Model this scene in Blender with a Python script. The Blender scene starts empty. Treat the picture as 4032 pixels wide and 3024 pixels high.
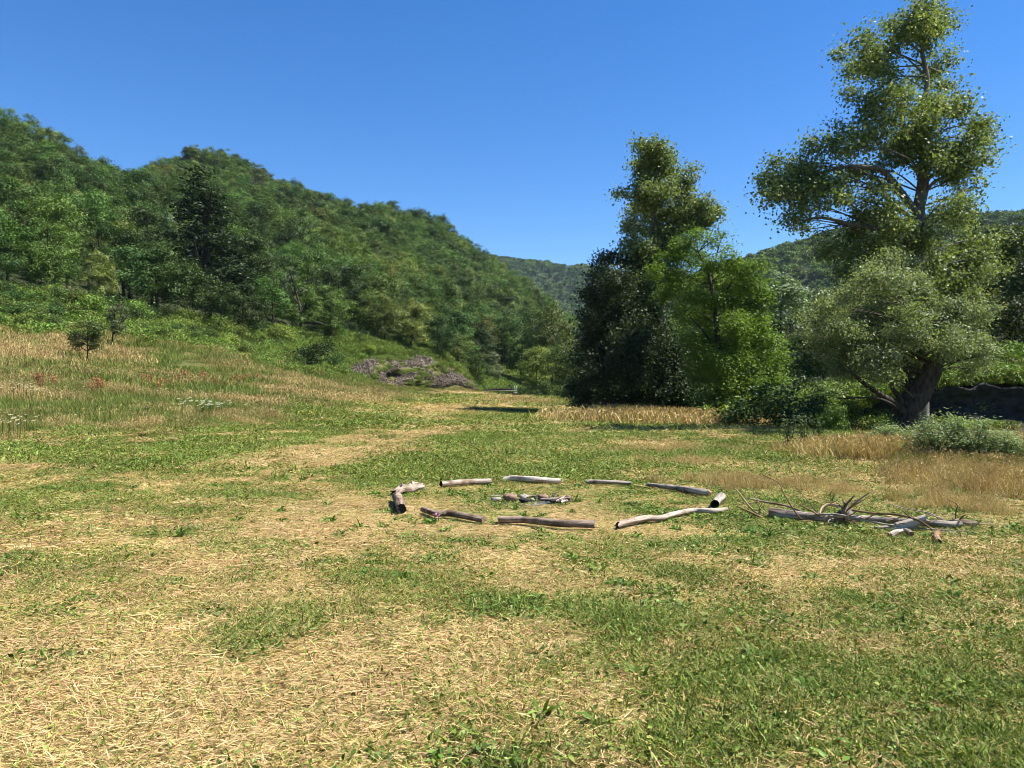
import bpy, math, random
import numpy as np
from mathutils import Vector

R = random.Random(7)
RNG = np.random.default_rng(11)
SC = bpy.context.scene
COL = SC.collection

# ------------------------------------------------------------------ camera
F = 769.0            # focal length in pixels of a 1024 px wide picture
HOR = 390.0          # picture row of the horizon
CH = 1.6             # eye height
cam = bpy.data.cameras.new('camera')
cam.sensor_width = 36.0
cam.lens = 36.0 * F / 1024.0
cam.clip_start = 0.1
cam.clip_end = 20000
camo = bpy.data.objects.new('camera', cam)
COL.objects.link(camo)
camo.location = (0, 0, CH)
camo.rotation_euler = (math.radians(90) + math.atan((HOR - 384.0) / F), 0, 0)
SC.camera = camo

# ------------------------------------------------------------------ light
SUN_EL, SUN_ROT = 56.0, 90.0          # degrees; rotation clockwise from +Y
world = bpy.data.worlds.new('World')
SC.world = world
world.use_nodes = True
wn = world.node_tree.nodes
wl = world.node_tree.links
bg = wn['Background']
sky = wn.new('ShaderNodeTexSky')
sky.sky_type = 'NISHITA'
sky.sun_disc = False
sky.sun_elevation = math.radians(SUN_EL)
sky.sun_rotation = math.radians(SUN_ROT)
sky.altitude = 900
sky.air_density = 1.0
sky.dust_density = 0.0
sky.ozone_density = 3.0
hs = wn.new('ShaderNodeHueSaturation')
hs.inputs['Saturation'].default_value = 1.33
hs.inputs['Hue'].default_value = 0.507
wl.new(sky.outputs[0], hs.inputs['Color'])
wl.new(hs.outputs[0], bg.inputs['Color'])
bg.inputs['Strength'].default_value = 0.077
sun = bpy.data.lights.new('sun', 'SUN')
sun.energy = 5.0
sun.angle = math.radians(0.53)
sun.color = (1.0, 0.955, 0.88)
suno = bpy.data.objects.new('sun', sun)
COL.objects.link(suno)
_e, _a = math.radians(SUN_EL), math.radians(SUN_ROT)
SUND = Vector((math.sin(_a) * math.cos(_e), math.cos(_a) * math.cos(_e), math.sin(_e)))
suno.rotation_euler = SUND.to_track_quat('Z', 'Y').to_euler()
SC.view_settings.view_transform = 'Standard'
SC.view_settings.look = 'None'
SC.view_settings.gamma = 1.0
SC.view_settings.exposure = 1.3
SC.cycles.max_bounces = 6
SC.cycles.diffuse_bounces = 3
SC.cycles.glossy_bounces = 2
SC.cycles.transmission_bounces = 4
SC.cycles.volume_bounces = 0
SC.cycles.use_denoising = True
SC.cycles.filter_width = 0.95
SC.cycles.denoising_input_passes = 'RGB_ALBEDO_NORMAL'
SC.cycles.denoising_prefilter = 'ACCURATE'
SC.cycles.caustics_reflective = False
SC.cycles.caustics_refractive = False

# ------------------------------------------------------------------ helpers
def at(px, py, Y):
    """point seen at picture position px,py when it stands Y metres away"""
    return np.array([(px - 512.0) / F * Y, Y, CH + (HOR - py) / F * Y])

def hashn(ix, iy, seed):
    n = (ix.astype(np.int64) * 374761393 + iy.astype(np.int64) * 668265263 + seed * 974634777) & 0x7fffffff
    n = ((n ^ (n >> 13)) * 1274126177) & 0x7fffffff
    n = n ^ (n >> 16)
    return (n & 0xffff) / 65535.0

def noise2(x, y, seed=0):
    x = np.asarray(x, float); y = np.asarray(y, float)
    ix = np.floor(x); iy = np.floor(y)
    fx = x - ix; fy = y - iy
    fx = fx * fx * (3 - 2 * fx); fy = fy * fy * (3 - 2 * fy)
    a = hashn(ix, iy, seed); b = hashn(ix + 1, iy, seed)
    c = hashn(ix, iy + 1, seed); d = hashn(ix + 1, iy + 1, seed)
    return (a * (1 - fx) + b * fx) * (1 - fy) + (c * (1 - fx) + d * fx) * fy

def fbm(x, y, seed=0, oct=4):
    s = 0; a = 0.5; t = 0
    for k in range(oct):
        s = s + a * noise2(np.asarray(x) * 2 ** k, np.asarray(y) * 2 ** k, seed + k * 17)
        t += a; a *= 0.5
    return s / t

def sstep(a, b, x):
    t = np.clip((np.asarray(x, float) - a) / (b - a), 0, 1)
    return t * t * (3 - 2 * t)

def mesh_np(name, verts, faces, col=None, smooth=False):
    """faces: (M,3) or (M,4) array; col: (N,3) per vertex base colour"""
    me = bpy.data.meshes.new(name)
    verts = np.ascontiguousarray(verts, dtype=np.float32)
    faces = np.ascontiguousarray(faces, dtype=np.int32)
    me.vertices.add(len(verts))
    me.vertices.foreach_set('co', verts.ravel())
    if len(faces):
        k = faces.shape[1]
        me.loops.add(faces.size)
        me.loops.foreach_set('vertex_index', faces.ravel())
        me.polygons.add(len(faces))
        me.polygons.foreach_set('loop_start', np.arange(0, faces.size, k, dtype=np.int32))
        if smooth:
            me.polygons.foreach_set('use_smooth', np.ones(len(faces), dtype=bool))
    if col is not None:
        at_ = me.color_attributes.new('Col', 'FLOAT_COLOR', 'POINT')
        c4 = np.ones((len(verts), 4), np.float32)
        c4[:, :3] = col
        at_.data.foreach_set('color', c4.ravel())
    me.update(calc_edges=True)
    return me

def obj(name, me, mat=None, parent=None, loc=None):
    o = bpy.data.objects.new(name, me)
    COL.objects.link(o)
    if mat is not None and me is not None and not me.materials:
        me.materials.append(mat)
    if parent is not None:
        o.parent = parent
    if loc is not None:
        o.location = loc
    return o

def tag(o, label=None, cat=None, group=None, kind=None):
    if label: o['label'] = label
    if cat: o['category'] = cat
    if group: o['group'] = group
    if kind: o['kind'] = kind
    return o

def empty(name, loc):
    o = bpy.data.objects.new(name, None)
    o.empty_display_size = 0.2
    COL.objects.link(o)
    o.location = loc
    return o

def copy_tree(o, parent=None):
    c = o.copy()
    COL.objects.link(c)
    c.parent = parent
    for ch in o.children:
        copy_tree(ch, c)
    return c

class MB:
    """collects vertices and quads into one mesh"""
    def __init__(self):
        self.v = []; self.f = []; self.c = []; self.n = 0
    def add(self, v, f, c=None):
        v = np.asarray(v, float); f = np.asarray(f, int)
        self.v.append(v); self.f.append(f + self.n)
        if c is None: c = (0.3, 0.3, 0.3)
        c = np.asarray(c, float)
        self.c.append(np.broadcast_to(c, (len(v), 3)) if c.ndim == 1 else c)
        self.n += len(v)
    def mesh(self, name, smooth=False):
        return mesh_np(name, np.concatenate(self.v), np.concatenate(self.f), np.concatenate(self.c), smooth)

def smooth_path(pts, n):
    """Catmull-Rom through pts, n samples"""
    p = np.asarray(pts, float)
    if len(p) == 2:
        t = np.linspace(0, 1, n)[:, None]
        return p[0] * (1 - t) + p[1] * t
    q = np.vstack([2 * p[0] - p[1], p, 2 * p[-1] - p[-2]])
    out = []
    for s in np.linspace(0, len(p) - 1 - 1e-6, n):
        i = int(s); t = s - i
        a, b, c, d = q[i], q[i + 1], q[i + 2], q[i + 3]
        out.append(0.5 * (2 * b + (c - a) * t + (2 * a - 5 * b + 4 * c - d) * t * t + (3 * b - a - 3 * c + d) * t ** 3))
    return np.array(out)

def tube(path, rad, k=8, wob=None, caps=True):
    """quads round a path; rad per sample; wob(i,ang)-> factor"""
    path = np.asarray(path, float); n = len(path)
    rad = np.broadcast_to(np.asarray(rad, float), (n,))
    tan = np.gradient(path, axis=0)
    tan /= np.linalg.norm(tan, axis=1)[:, None] + 1e-9
    ref = np.array([0.0, 0.0, 1.0]) if abs(tan[:, 2]).mean() < 0.8 else np.array([0.0, 1.0, 0.0])
    s = np.cross(tan, ref); s /= np.linalg.norm(s, axis=1)[:, None] + 1e-9
    u = np.cross(s, tan)
    ang = np.linspace(0, 2 * np.pi, k, endpoint=False)
    w = np.ones((n, k)) if wob is None else wob(np.arange(n)[:, None] / max(1, n - 1), ang[None, :])
    v = path[:, None, :] + (rad[:, None] * w)[:, :, None] * (np.cos(ang)[None, :, None] * s[:, None, :] + np.sin(ang)[None, :, None] * u[:, None, :])
    v = v.reshape(-1, 3)
    i = np.arange(n - 1)[:, None] * k
    j = np.arange(k)[None, :]
    jn = (j + 1) % k
    f = np.stack([i + j, i + jn, i + k + jn, i + k + j], -1).reshape(-1, 4)
    return v, f

# ------------------------------------------------------------------ materials
def new_mat(name):
    m = bpy.data.materials.new(name)
    m.use_nodes = True
    nt = m.node_tree
    nt.nodes.clear()
    out = nt.nodes.new('ShaderNodeOutputMaterial')
    return m, nt, out

def leaf_mat(name, trans=0.3, rough=0.55, spec=0.25, vlo=0.8, vhi=1.2, hue=0.02, sat=1.0):
    m, nt, out = new_mat(name)
    N = nt.nodes.new; L = nt.links.new
    a = N('ShaderNodeAttribute'); a.attribute_name = 'Col'
    oi = N('ShaderNodeObjectInfo')
    mr = N('ShaderNodeMapRange'); mr.inputs[3].default_value = vlo; mr.inputs[4].default_value = vhi
    L(oi.outputs['Random'], mr.inputs[0])
    m2 = N('ShaderNodeMath'); m2.operation = 'MULTIPLY'; m2.inputs[1].default_value = 7.31
    L(oi.outputs['Random'], m2.inputs[0])
    m3 = N('ShaderNodeMath'); m3.operation = 'FRACT'; L(m2.outputs[0], m3.inputs[0])
    mh = N('ShaderNodeMapRange'); mh.inputs[3].default_value = 0.5 - hue; mh.inputs[4].default_value = 0.5 + hue
    L(m3.outputs[0], mh.inputs[0])
    h = N('ShaderNodeHueSaturation'); h.inputs['Saturation'].default_value = sat
    L(a.outputs['Color'], h.inputs['Color']); L(mr.outputs[0], h.inputs['Value']); L(mh.outputs[0], h.inputs['Hue'])
    p = N('ShaderNodeBsdfPrincipled')
    p.inputs['Roughness'].default_value = rough
    p.inputs['Specular IOR Level'].default_value = spec
    L(h.outputs[0], p.inputs['Base Color'])
    t = N('ShaderNodeBsdfTranslucent')
    h2 = N('ShaderNodeMix'); h2.data_type = 'RGBA'; h2.blend_type = 'MULTIPLY'
    h2.inputs[0].default_value = 1.0; h2.inputs[7].default_value = (1.25, 1.25, 0.55, 1)
    L(h.outputs[0], h2.inputs[6]); L(h2.outputs[2], t.inputs['Color'])
    mx = N('ShaderNodeMixShader'); mx.inputs[0].default_value = trans
    L(p.outputs[0], mx.inputs[1]); L(t.outputs[0], mx.inputs[2])
    L(mx.outputs[0], out.inputs[0])
    return m

def bark_mat(name, c1, c2, scale=6.0, bump=0.5, stretch=(1, 1, 0.25), c3=None):
    m, nt, out = new_mat(name)
    N = nt.nodes.new; L = nt.links.new
    tc = N('ShaderNodeTexCoord')
    mp = N('ShaderNodeMapping'); mp.inputs['Scale'].default_value = stretch
    L(tc.outputs['Object'], mp.inputs[0])
    n1 = N('ShaderNodeTexNoise'); n1.inputs['Scale'].default_value = scale; n1.inputs['Detail'].default_value = 8; n1.inputs['Roughness'].default_value = 0.7
    L(mp.outputs[0], n1.inputs['Vector'])
    r = N('ShaderNodeValToRGB')
    r.color_ramp.elements[0].position = 0.35; r.color_ramp.elements[0].color = (*c1, 1)
    r.color_ramp.elements[1].position = 0.68; r.color_ramp.elements[1].color = (*c2, 1)
    if c3:
        e = r.color_ramp.elements.new(0.5); e.color = (*c3, 1)
    L(n1.outputs[0], r.inputs[0])
    p = N('ShaderNodeBsdfPrincipled'); p.inputs['Roughness'].default_value = 0.9
    p.inputs['Specular IOR Level'].default_value = 0.15
    L(r.outputs[0], p.inputs['Base Color'])
    b = N('ShaderNodeBump'); b.inputs['Strength'].default_value = bump; b.inputs['Distance'].default_value = 0.03
    L(n1.outputs[0], b.inputs['Height']); L(b.outputs[0], p.inputs['Normal'])
    L(p.outputs[0], out.inputs[0])
    return m

def log_mat(name, dark, mid, pale, along=(0.1, 1, 1), scale=17.0, worn=0.5):
    """weathered wood: streaks along local X, patches of old bark"""
    m, nt, out = new_mat(name)
    N = nt.nodes.new; L = nt.links.new
    a = N('ShaderNodeAttribute'); a.attribute_name = 'uvw'; a.attribute_type = 'GEOMETRY'
    mp = N('ShaderNodeMapping'); mp.inputs['Scale'].default_value = along
    L(a.outputs['Vector'], mp.inputs[0])
    n1 = N('ShaderNodeTexNoise'); n1.inputs['Scale'].default_value = scale; n1.inputs['Detail'].default_value = 9; n1.inputs['Roughness'].default_value = 0.72
    L(mp.outputs[0], n1.inputs['Vector'])
    n2 = N('ShaderNodeTexNoise'); n2.inputs['Scale'].default_value = 5.0; n2.inputs['Detail'].default_value = 5
    L(a.outputs['Vector'], n2.inputs['Vector'])
    r = N('ShaderNodeValToRGB')
    r.color_ramp.elements[0].position = 0.36; r.color_ramp.elements[0].color = (*dark, 1)
    r.color_ramp.elements[1].position = 0.66; r.color_ramp.elements[1].color = (*pale, 1)
    e = r.color_ramp.elements.new(0.48); e.color = (*mid, 1)
    L(n1.outputs[0], r.inputs[0])
    r2 = N('ShaderNodeValToRGB')
    r2.color_ramp.elements[0].position = worn; r2.color_ramp.elements[0].color = (1, 1, 1, 1)
    r2.color_ramp.elements[1].position = worn + 0.12; r2.color_ramp.elements[1].color = (0.5, 0.43, 0.37, 1)
    L(n2.outputs[0], r2.inputs[0])
    mx = N('ShaderNodeMix'); mx.data_type = 'RGBA'; mx.blend_type = 'MULTIPLY'; mx.inputs[0].default_value = 1.0
    L(r.outputs[0], mx.inputs[6]); L(r2.outputs[0], mx.inputs[7])
    p = N('ShaderNodeBsdfPrincipled'); p.inputs['Roughness'].default_value = 0.85
    p.inputs['Specular IOR Level'].default_value = 0.2
    L(mx.outputs[2], p.inputs['Base Color'])
    b = N('ShaderNodeBump'); b.inputs['Strength'].default_value = 1.0; b.inputs['Distance'].default_value = 0.03
    L(n1.outputs[0], b.inputs['Height']); L(b.outputs[0], p.inputs['Normal'])
    L(p.outputs[0], out.inputs[0])
    return m

def flat_mat(name, c, rough=0.8, metal=0.0, var=0.3, scale=15.0, bump=0.3):
    m, nt, out = new_mat(name)
    N = nt.nodes.new; L = nt.links.new
    tc = N('ShaderNodeTexCoord')
    n = N('ShaderNodeTexNoise'); n.inputs['Scale'].default_value = scale; n.inputs['Detail'].default_value = 6
    L(tc.outputs['Object'], n.inputs['Vector'])
    r = N('ShaderNodeValToRGB')
    r.color_ramp.elements[0].position = 0.3; r.color_ramp.elements[0].color = (*[x * (1 - var) for x in c], 1)
    r.color_ramp.elements[1].position = 0.7; r.color_ramp.elements[1].color = (*[min(1, x * (1 + var)) for x in c], 1)
    L(n.outputs[0], r.inputs[0])
    p = N('ShaderNodeBsdfPrincipled'); p.inputs['Roughness'].default_value = rough; p.inputs['Metallic'].default_value = metal
    L(r.outputs[0], p.inputs['Base Color'])
    b = N('ShaderNodeBump'); b.inputs['Strength'].default_value = bump; b.inputs['Distance'].default_value = 0.02
    L(n.outputs[0], b.inputs['Height']); L(b.outputs[0], p.inputs['Normal'])
    L(p.outputs[0], out.inputs[0])
    return m

def ground_mat(name, scale=3.0, bump=0.6, dist=0.05):
    m, nt, out = new_mat(name)
    N = nt.nodes.new; L = nt.links.new
    a = N('ShaderNodeAttribute'); a.attribute_name = 'Col'
    tc = N('ShaderNodeTexCoord')
    n = N('ShaderNodeTexNoise'); n.inputs['Scale'].default_value = scale; n.inputs['Detail'].default_value = 10; n.inputs['Roughness'].default_value = 0.75
    L(tc.outputs['Object'], n.inputs['Vector'])
    mr = N('ShaderNodeMapRange'); mr.inputs[1].default_value = 0.3; mr.inputs[2].default_value = 0.7
    mr.inputs[3].default_value = 0.55; mr.inputs[4].default_value = 1.4
    L(n.outputs[0], mr.inputs[0])
    h = N('ShaderNodeHueSaturation'); L(a.outputs['Color'], h.inputs['Color']); L(mr.outputs[0], h.inputs['Value'])
    p = N('ShaderNodeBsdfPrincipled'); p.inputs['Roughness'].default_value = 0.95; p.inputs['Specular IOR Level'].default_value = 0.1
    L(h.outputs[0], p.inputs['Base Color'])
    b = N('ShaderNodeBump'); b.inputs['Strength'].default_value = bump; b.inputs['Distance'].default_value = dist
    L(n.outputs[0], b.inputs['Height']); L(b.outputs[0], p.inputs['Normal'])
    L(p.outputs[0], out.inputs[0])
    return m

M_LEAF = leaf_mat('foliage', 0.2, 0.5, 0.15, 0.46, 1.25, 0.02, 1.0)
M_GLOSS = leaf_mat('glossy_foliage', 0.36, 0.5, 0.18, 0.97, 1.03, 0.004)
M_SOFT = leaf_mat('soft_foliage', 0.36, 0.55, 0.12, 0.97, 1.03, 0.004)
M_GRASS = leaf_mat('grass_blades', 0.16, 0.55, 0.12, 0.8, 1.2, 0.015)
M_STRAW = leaf_mat('straw', 0.1, 0.6, 0.2, 0.82, 1.18, 0.01)
M_BARK = bark_mat('bark', (0.025, 0.019, 0.014), (0.095, 0.075, 0.058), 9.0, 0.9)
M_BARKG = bark_mat('grey_bark', (0.06, 0.055, 0.045), (0.2, 0.185, 0.16), 9.0, 0.7)
M_GROUND = ground_mat('meadow_ground', 7.0, 0.8, 0.03)
M_HILL = ground_mat('hill_ground', 0.6, 0.5, 0.4)
M_SCREE = ground_mat('scree', 2.2, 1.0, 0.35)
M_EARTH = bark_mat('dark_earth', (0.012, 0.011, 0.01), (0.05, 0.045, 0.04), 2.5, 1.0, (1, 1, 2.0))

# ------------------------------------------------------------------ terrain
CP = [  # control points x, y, z
 (0,-30,0),(-20,-30,0.2),(20,-30,0),(0,0,0),(-5,5,0),(5,5,0),(-3,10,0),(3,10,0),(7,12,0),(0,20,0),(6,20,0),(10,15,-0.02),(0,30,0),(8,30,0),
 (0,45,0.05),(8,45,-0.1),(14,45,-0.2),(0,60,0.1),(10,60,-0.1),(0,80,0.2),(10,80,0),(0,100,0.35),(12,105,0.2),(3,120,0.5),(14,125,0.4),
 (-6,10,0.12),(-13,20,0.6),(-9,20,0.25),(-20,30,1.65),(-12,30,0.75),(-6,30,0.25),(-26,40,3.0),(-17,40,1.5),(-8,40,0.45),
 (-26.5,48,3.3),(-15,48,1.3),(-7,50,0.5),(-36,55,6.3),(-40,45,6.2),(-28,60,5.2),(-20,60,2.9),(-15,60,1.7),(-8,65,0.6),
 (-22.8,75,3.6),(-17,75,1.9),(-11,78,0.9),(-17.5,95,1.6),(-11,95,0.8),(-5,110,0.6),(-6,118,0.9),
 (-50,75,12.5),(-38,70,8.5),(-80,120,25),(-55,105,18),(-30,90,8),(-36,110,14),(-17.5,103.5,5.4),(-12.5,112,5.4),(-8.5,118.5,4.2),(-16.5,97,0.9),(-12.5,102.5,0.75),(-8.5,109,0.7),(-5,114.5,0.7),(-20,118,9),(-3,130,2.5),
 (-133,200,65),(-126,215,62),(-120,232,54),(-138,280,66),(-157,319,82),(-135,332,98.5),(-122,338,97),(-112,340,92),(-101,338,85),(-89,325,76),(-65,315,68.5),(-49,321,69),(-39,324,67.5),(-29,323,63),(-109,199,51),(-101,199,46),
 (-20,315,55),(-13,315,48.6),(-5,317,44.5),(2,316,39.5),(11,320,34),(28,340,18),(45,350,7),(55,300,4),(40,250,3),(28,200,2),(20,160,1.2),
 (-100,160,42),(-70,180,40),(-40,160,24),(-20,170,18),(0,180,10),(0,230,20),(-40,240,44),(-80,250,58),(14,250,10),
 (-150,430,70),(-80,430,55),(-20,430,35),(30,430,12),(-200,300,85),(-200,150,60),(-120,100,38),(-90,60,26),(-60,30,14),(-60,0,10),(-100,0,22),
 (14.5,22,-0.25),(17,24,-1.0),(13,28,-0.15),(17,32,-1.0),(22,35,-1.2),(28,35,-1.2),(15,36,-0.4),(20,42.5,1.5),(25,42.5,1.75),(31,43,1.9),(40,43,2.2),(22,50,1.7),
 (20,26,-1.3),(26,26,-1.3),(30,20,-1.3),(14,14,-0.15),(18,14,-0.7),(24,10,-1.2),(40,30,-0.8),(46,70,8),(35,60,4),(60,60,10),(70,100,16),(40,95,5),(26,70,1.0),(22,90,0.3),(90,60,18),
 (80,160,18),(110,110,25),(60,200,8),(150,60,28),(150,200,35),(100,300,14),(150,430,30)]
CPA = np.array(CP, float)
_c = 5.0
_d = np.sqrt(((CPA[:, None, :2] - CPA[None, :, :2]) ** 2).sum(-1) + _c * _c)
_A = np.block([[-_d, np.ones((len(CPA), 1))], [np.ones((1, len(CPA))), np.zeros((1, 1))]])
_w = np.linalg.solve(_A, np.append(CPA[:, 2], 0))

def height(x, y):
    x = np.atleast_1d(np.asarray(x, float)); y = np.atleast_1d(np.asarray(y, float))
    sh = x.shape
    xf = x.ravel(); yf = y.ravel()
    z = np.empty(len(xf))
    for i in range(0, len(xf), 20000):
        d = np.sqrt((xf[i:i + 20000, None] - CPA[None, :, 0]) ** 2 + (yf[i:i + 20000, None] - CPA[None, :, 1]) ** 2 + _c * _c)
        z[i:i + 20000] = -d @ _w[:-1] + _w[-1]
    z += (fbm(xf / 6, yf / 6, 3, 3) - 0.5) * 0.16 * sstep(4, 14, np.hypot(xf, yf))
    z += (fbm(xf / 1.1, yf / 1.1, 5, 2) - 0.5) * 0.05
    return z.reshape(sh)

def h1(x, y):
    return float(height(x, y)[0])

EY = np.array([-30, 0, 30, 45, 60, 75, 95, 112, 122, 140, 200, 350, 480.0])
EX = np.array([-60, -55, -45, -38, -29.5, -23.5, -18, -11, -3.5, 1, 10, 42, 60.0])
def xedge(y):
    return np.interp(y, EY, EX)

def ground_pt(px, py):
    """march the view ray of a picture position to the ground"""
    Y = np.concatenate([np.linspace(2.5, 60, 600), np.linspace(60.2, 160, 400)])
    X = (px - 512.0) / F * Y
    Z = CH + (HOR - py) / F * Y
    dz = Z - height(X, Y)
    k = np.argmax(dz < 0)
    if dz[k] >= 0: k = len(Y) - 1
    return np.array([X[k], Y[k], float(height(X[k], Y[k])[0])])

# how green (1) or strawy (0) the meadow is
ELL = [  # px, py, half width px, half height px, green change
 (190, 450, 95, 11, 0.5), (60, 500, 110, 12, 0.35), (360, 425, 70, 7, 0.5), (450, 418, 40, 4, 0.35), (300, 410, 60, 5, 0.3),
 (830, 525, 110, 22, 0.55), (740, 452, 50, 9, 0.5), (420, 470, 90, 14, 0.35), (560, 455, 120, 12, 0.3), (600, 425, 60, 7, 0.3),
 (950, 700, 120, 90, 0.22), (120, 720, 220, 60, -0.35), (330, 520, 140, 14, -0.2), (340, 455, 60, 14, -0.4), (120, 560, 200, 40, -0.25),
 (600, 470, 60, 6, -0.15), (330, 560, 130, 30, -0.12), (780, 620, 200, 50, 0.1), (400, 710, 120, 50, -0.2), (60, 425, 90, 10, 0.3),
 (220, 405, 70, 8, 0.35), (535, 500, 60, 10, 0.3), (870, 480, 60, 8, -0.1), (700, 478, 60, 12, -0.45), (660, 448, 40, 8, -0.35),
 (410, 412, 30, 5, -0.3), (500, 440, 60, 8, 0.25), (985, 480, 60, 30, -0.35), (530, 415, 60, 4, 0.3)]
ELW = None
def build_ell():
    global ELW
    out = []
    for px, py, rx, ry, g in ELL:
        c = ground_pt(px, py)
        a = ground_pt(px, py - ry); b = ground_pt(px, py + ry)
        out.append((c[0], c[1], rx / F * c[1], max(0.4, (a[1] - b[1]) / 2), g))
    ELW = out
build_ell()

def green(x, y):
    x = np.asarray(x, float); y = np.asarray(y, float)
    t = x / np.maximum(y, 1.0)
    near = 0.25 + 0.34 * sstep(-0.3, 0.5, t)
    mid = 0.5 + 0.13 * sstep(-0.3, 0.4, t)
    far = 0.53 + 0 * t
    g = near + (mid - near) * sstep(6.5, 11, y)
    g = g + (far - g) * sstep(16, 30, y)
    g += (fbm(x / 0.9, y / 0.7, 21, 4) - 0.5) * 1.5 + (fbm(x / 7.0, y / 3.5, 31, 3) - 0.5) * 0.7
    for cx, cy, rx, ry, dg in ELW:
        g += dg * np.exp(-(((x - cx) / rx) ** 2 + ((y - cy) / ry) ** 2))
    # wheel tracks: pale lines through the mown grass
    for off in (-0.85, 0.85):
        xt = np.interp(y, [12, 16, 22, 32, 50, 70, 100], [-6.2, -4.9, -4.2, -4.0, -4.3, -4.0, -2.5]) + off
        g -= 0.6 * np.exp(-((x - xt) / 0.4) ** 2) * sstep(13, 17, y)
    return np.clip(g, 0, 1)

def dryness_tall(x, y):
    """unmown meadow: 0 mown, 1 tall"""
    x = np.asarray(x, float); y = np.asarray(y, float)
    xl = np.interp(y, [10, 16, 22, 30, 45, 70, 100, 125], [-12, -10.5, -9.5, -9.0, -9.0, -8.5, -6, 6])
    return sstep(2.6, -2.6, x - xl + (fbm(x / 3, y / 3, 41, 2) - 0.5) * 4)

STRAW_G = np.array((0.34, 0.235, 0.11)); GREEN_G = np.array((0.09, 0.11, 0.03))
def ground_col(x, y):
    g = green(x, y)[:, None]
    c = STRAW_G * (1 - g) + GREEN_G * g
    t = dryness_tall(x, y)[:, None]
    n = fbm(x / 5, y / 3, 61, 3)[:, None]
    tallc = np.array((0.15, 0.11, 0.04)) * (1 - n) + np.array((0.06, 0.08, 0.02)) * n
    c = c * (1 - t) + tallc * t
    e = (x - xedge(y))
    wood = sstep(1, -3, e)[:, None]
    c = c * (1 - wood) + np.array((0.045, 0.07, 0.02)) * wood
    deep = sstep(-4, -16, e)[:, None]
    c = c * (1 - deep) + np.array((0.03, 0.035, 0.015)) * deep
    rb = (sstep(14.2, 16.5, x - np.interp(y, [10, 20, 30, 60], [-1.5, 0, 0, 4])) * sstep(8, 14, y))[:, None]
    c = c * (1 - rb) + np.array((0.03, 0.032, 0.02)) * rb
    return c

def axis(segs):
    a = [np.arange(s, e, st) for s, e, st in segs]
    a.append([segs[-1][1]])
    return np.concatenate(a)

xs = axis([(-210, -60, 4), (-60, -14, 0.8), (-14, 16, 0.3), (16, 40, 0.8), (40, 160, 4)])
ys = axis([(-30, 0, 2), (0, 20, 0.3), (20, 60, 0.7), (60, 140, 1.2), (140, 440, 4)])
gx, gy = np.meshgrid(xs, ys)
gz = height(gx, gy)
# the outer rim dips below the wide ground sheet so that the two never cut each other
rim = sstep(-175, -205, gx) + sstep(125, 155, gx) + sstep(400, 435, gy)
rim = np.clip(rim, 0, 1)
gz = gz * (1 - rim) + rim * np.minimum(gz, -6)
V = np.stack([gx, gy, gz], -1).reshape(-1, 3)
ny, nx = gx.shape
ii = (np.arange(ny - 1)[:, None] * nx + np.arange(nx - 1)[None, :]).ravel()
FQ = np.stack([ii, ii + 1, ii + nx + 1, ii + nx], -1)
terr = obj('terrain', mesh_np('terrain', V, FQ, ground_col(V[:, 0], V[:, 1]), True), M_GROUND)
tag(terr, kind='structure')

# wide ground to the horizon
gv = [(-9000, -3000, -4), (9000, -3000, -4), (9000, 12000, -4), (-9000, 12000, -4)]
gs = obj('ground', mesh_np('ground', gv, [(0, 1, 2, 3)], np.tile((0.05, 0.07, 0.025), (4, 1))), M_HILL)
tag(gs, kind='structure')

# far hills, closed mounds standing on the ground sheet
def far_hill(name, crest, y0, y1, yc, colr, seed):
    """crest: list of (px, py) of the skyline seen at distance yc"""
    cx = np.array([(p - 512) / F * yc for p, _ in crest]); cz = np.array([CH + (HOR - q) / F * yc for _, q in crest])
    X = np.linspace(cx[0], cx[-1], 140)
    Z = np.interp(X, cx, cz)
    for _ in range(6):
        Z[1:-1] = (Z[:-2] + 2 * Z[1:-1] + Z[2:]) / 4
    T = np.linspace(0, 1, 70)
    Y = y0 + (y1 - y0) * T
    prof = np.where(Y < yc, sstep(y0, yc, Y) ** 0.9, sstep(y1, yc, Y))
    GX, GY = np.meshgrid(X, Y)
    n = (fbm(GX / (yc * 0.09), GY / (yc * 0.09), seed, 4) - 0.5)
    GZ = -6 + (Z[None, :] + 6) * prof[:, None] * (1 + 0.0 * n) + n * yc * 0.045 * (prof * (1 - prof) * 4)[:, None]
    v = np.stack([GX, GY, GZ], -1).reshape(-1, 3)
    a, b = GX.shape
    i = (np.arange(a - 1)[:, None] * b + np.arange(b - 1)[None, :]).ravel()
    o = obj(name, mesh_np(name, v, np.stack([i, i + 1, i + b + 1, i + b], -1), np.tile(colr, (len(v), 1)), True), M_HILL)
    tag(o, kind='structure')
    return GX, GY, GZ
far_a = far_hill('far_hill', [(380, 268), (430, 262), (480, 259), (500, 262), (520, 265), (545, 267), (570, 269), (600, 273), (640, 283), (690, 303), (760, 333)],
                 950, 2200, 1500, (0.03, 0.045, 0.018), 5)
far_b = far_hill('far_hill', [(610, 325), (660, 300), (700, 280), (735, 270), (760, 261), (790, 252), (830, 241), (880, 232), (960, 225), (1080, 222), (1200, 225)],
                 380, 1000, 700, (0.03, 0.045, 0.018), 9)

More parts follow.
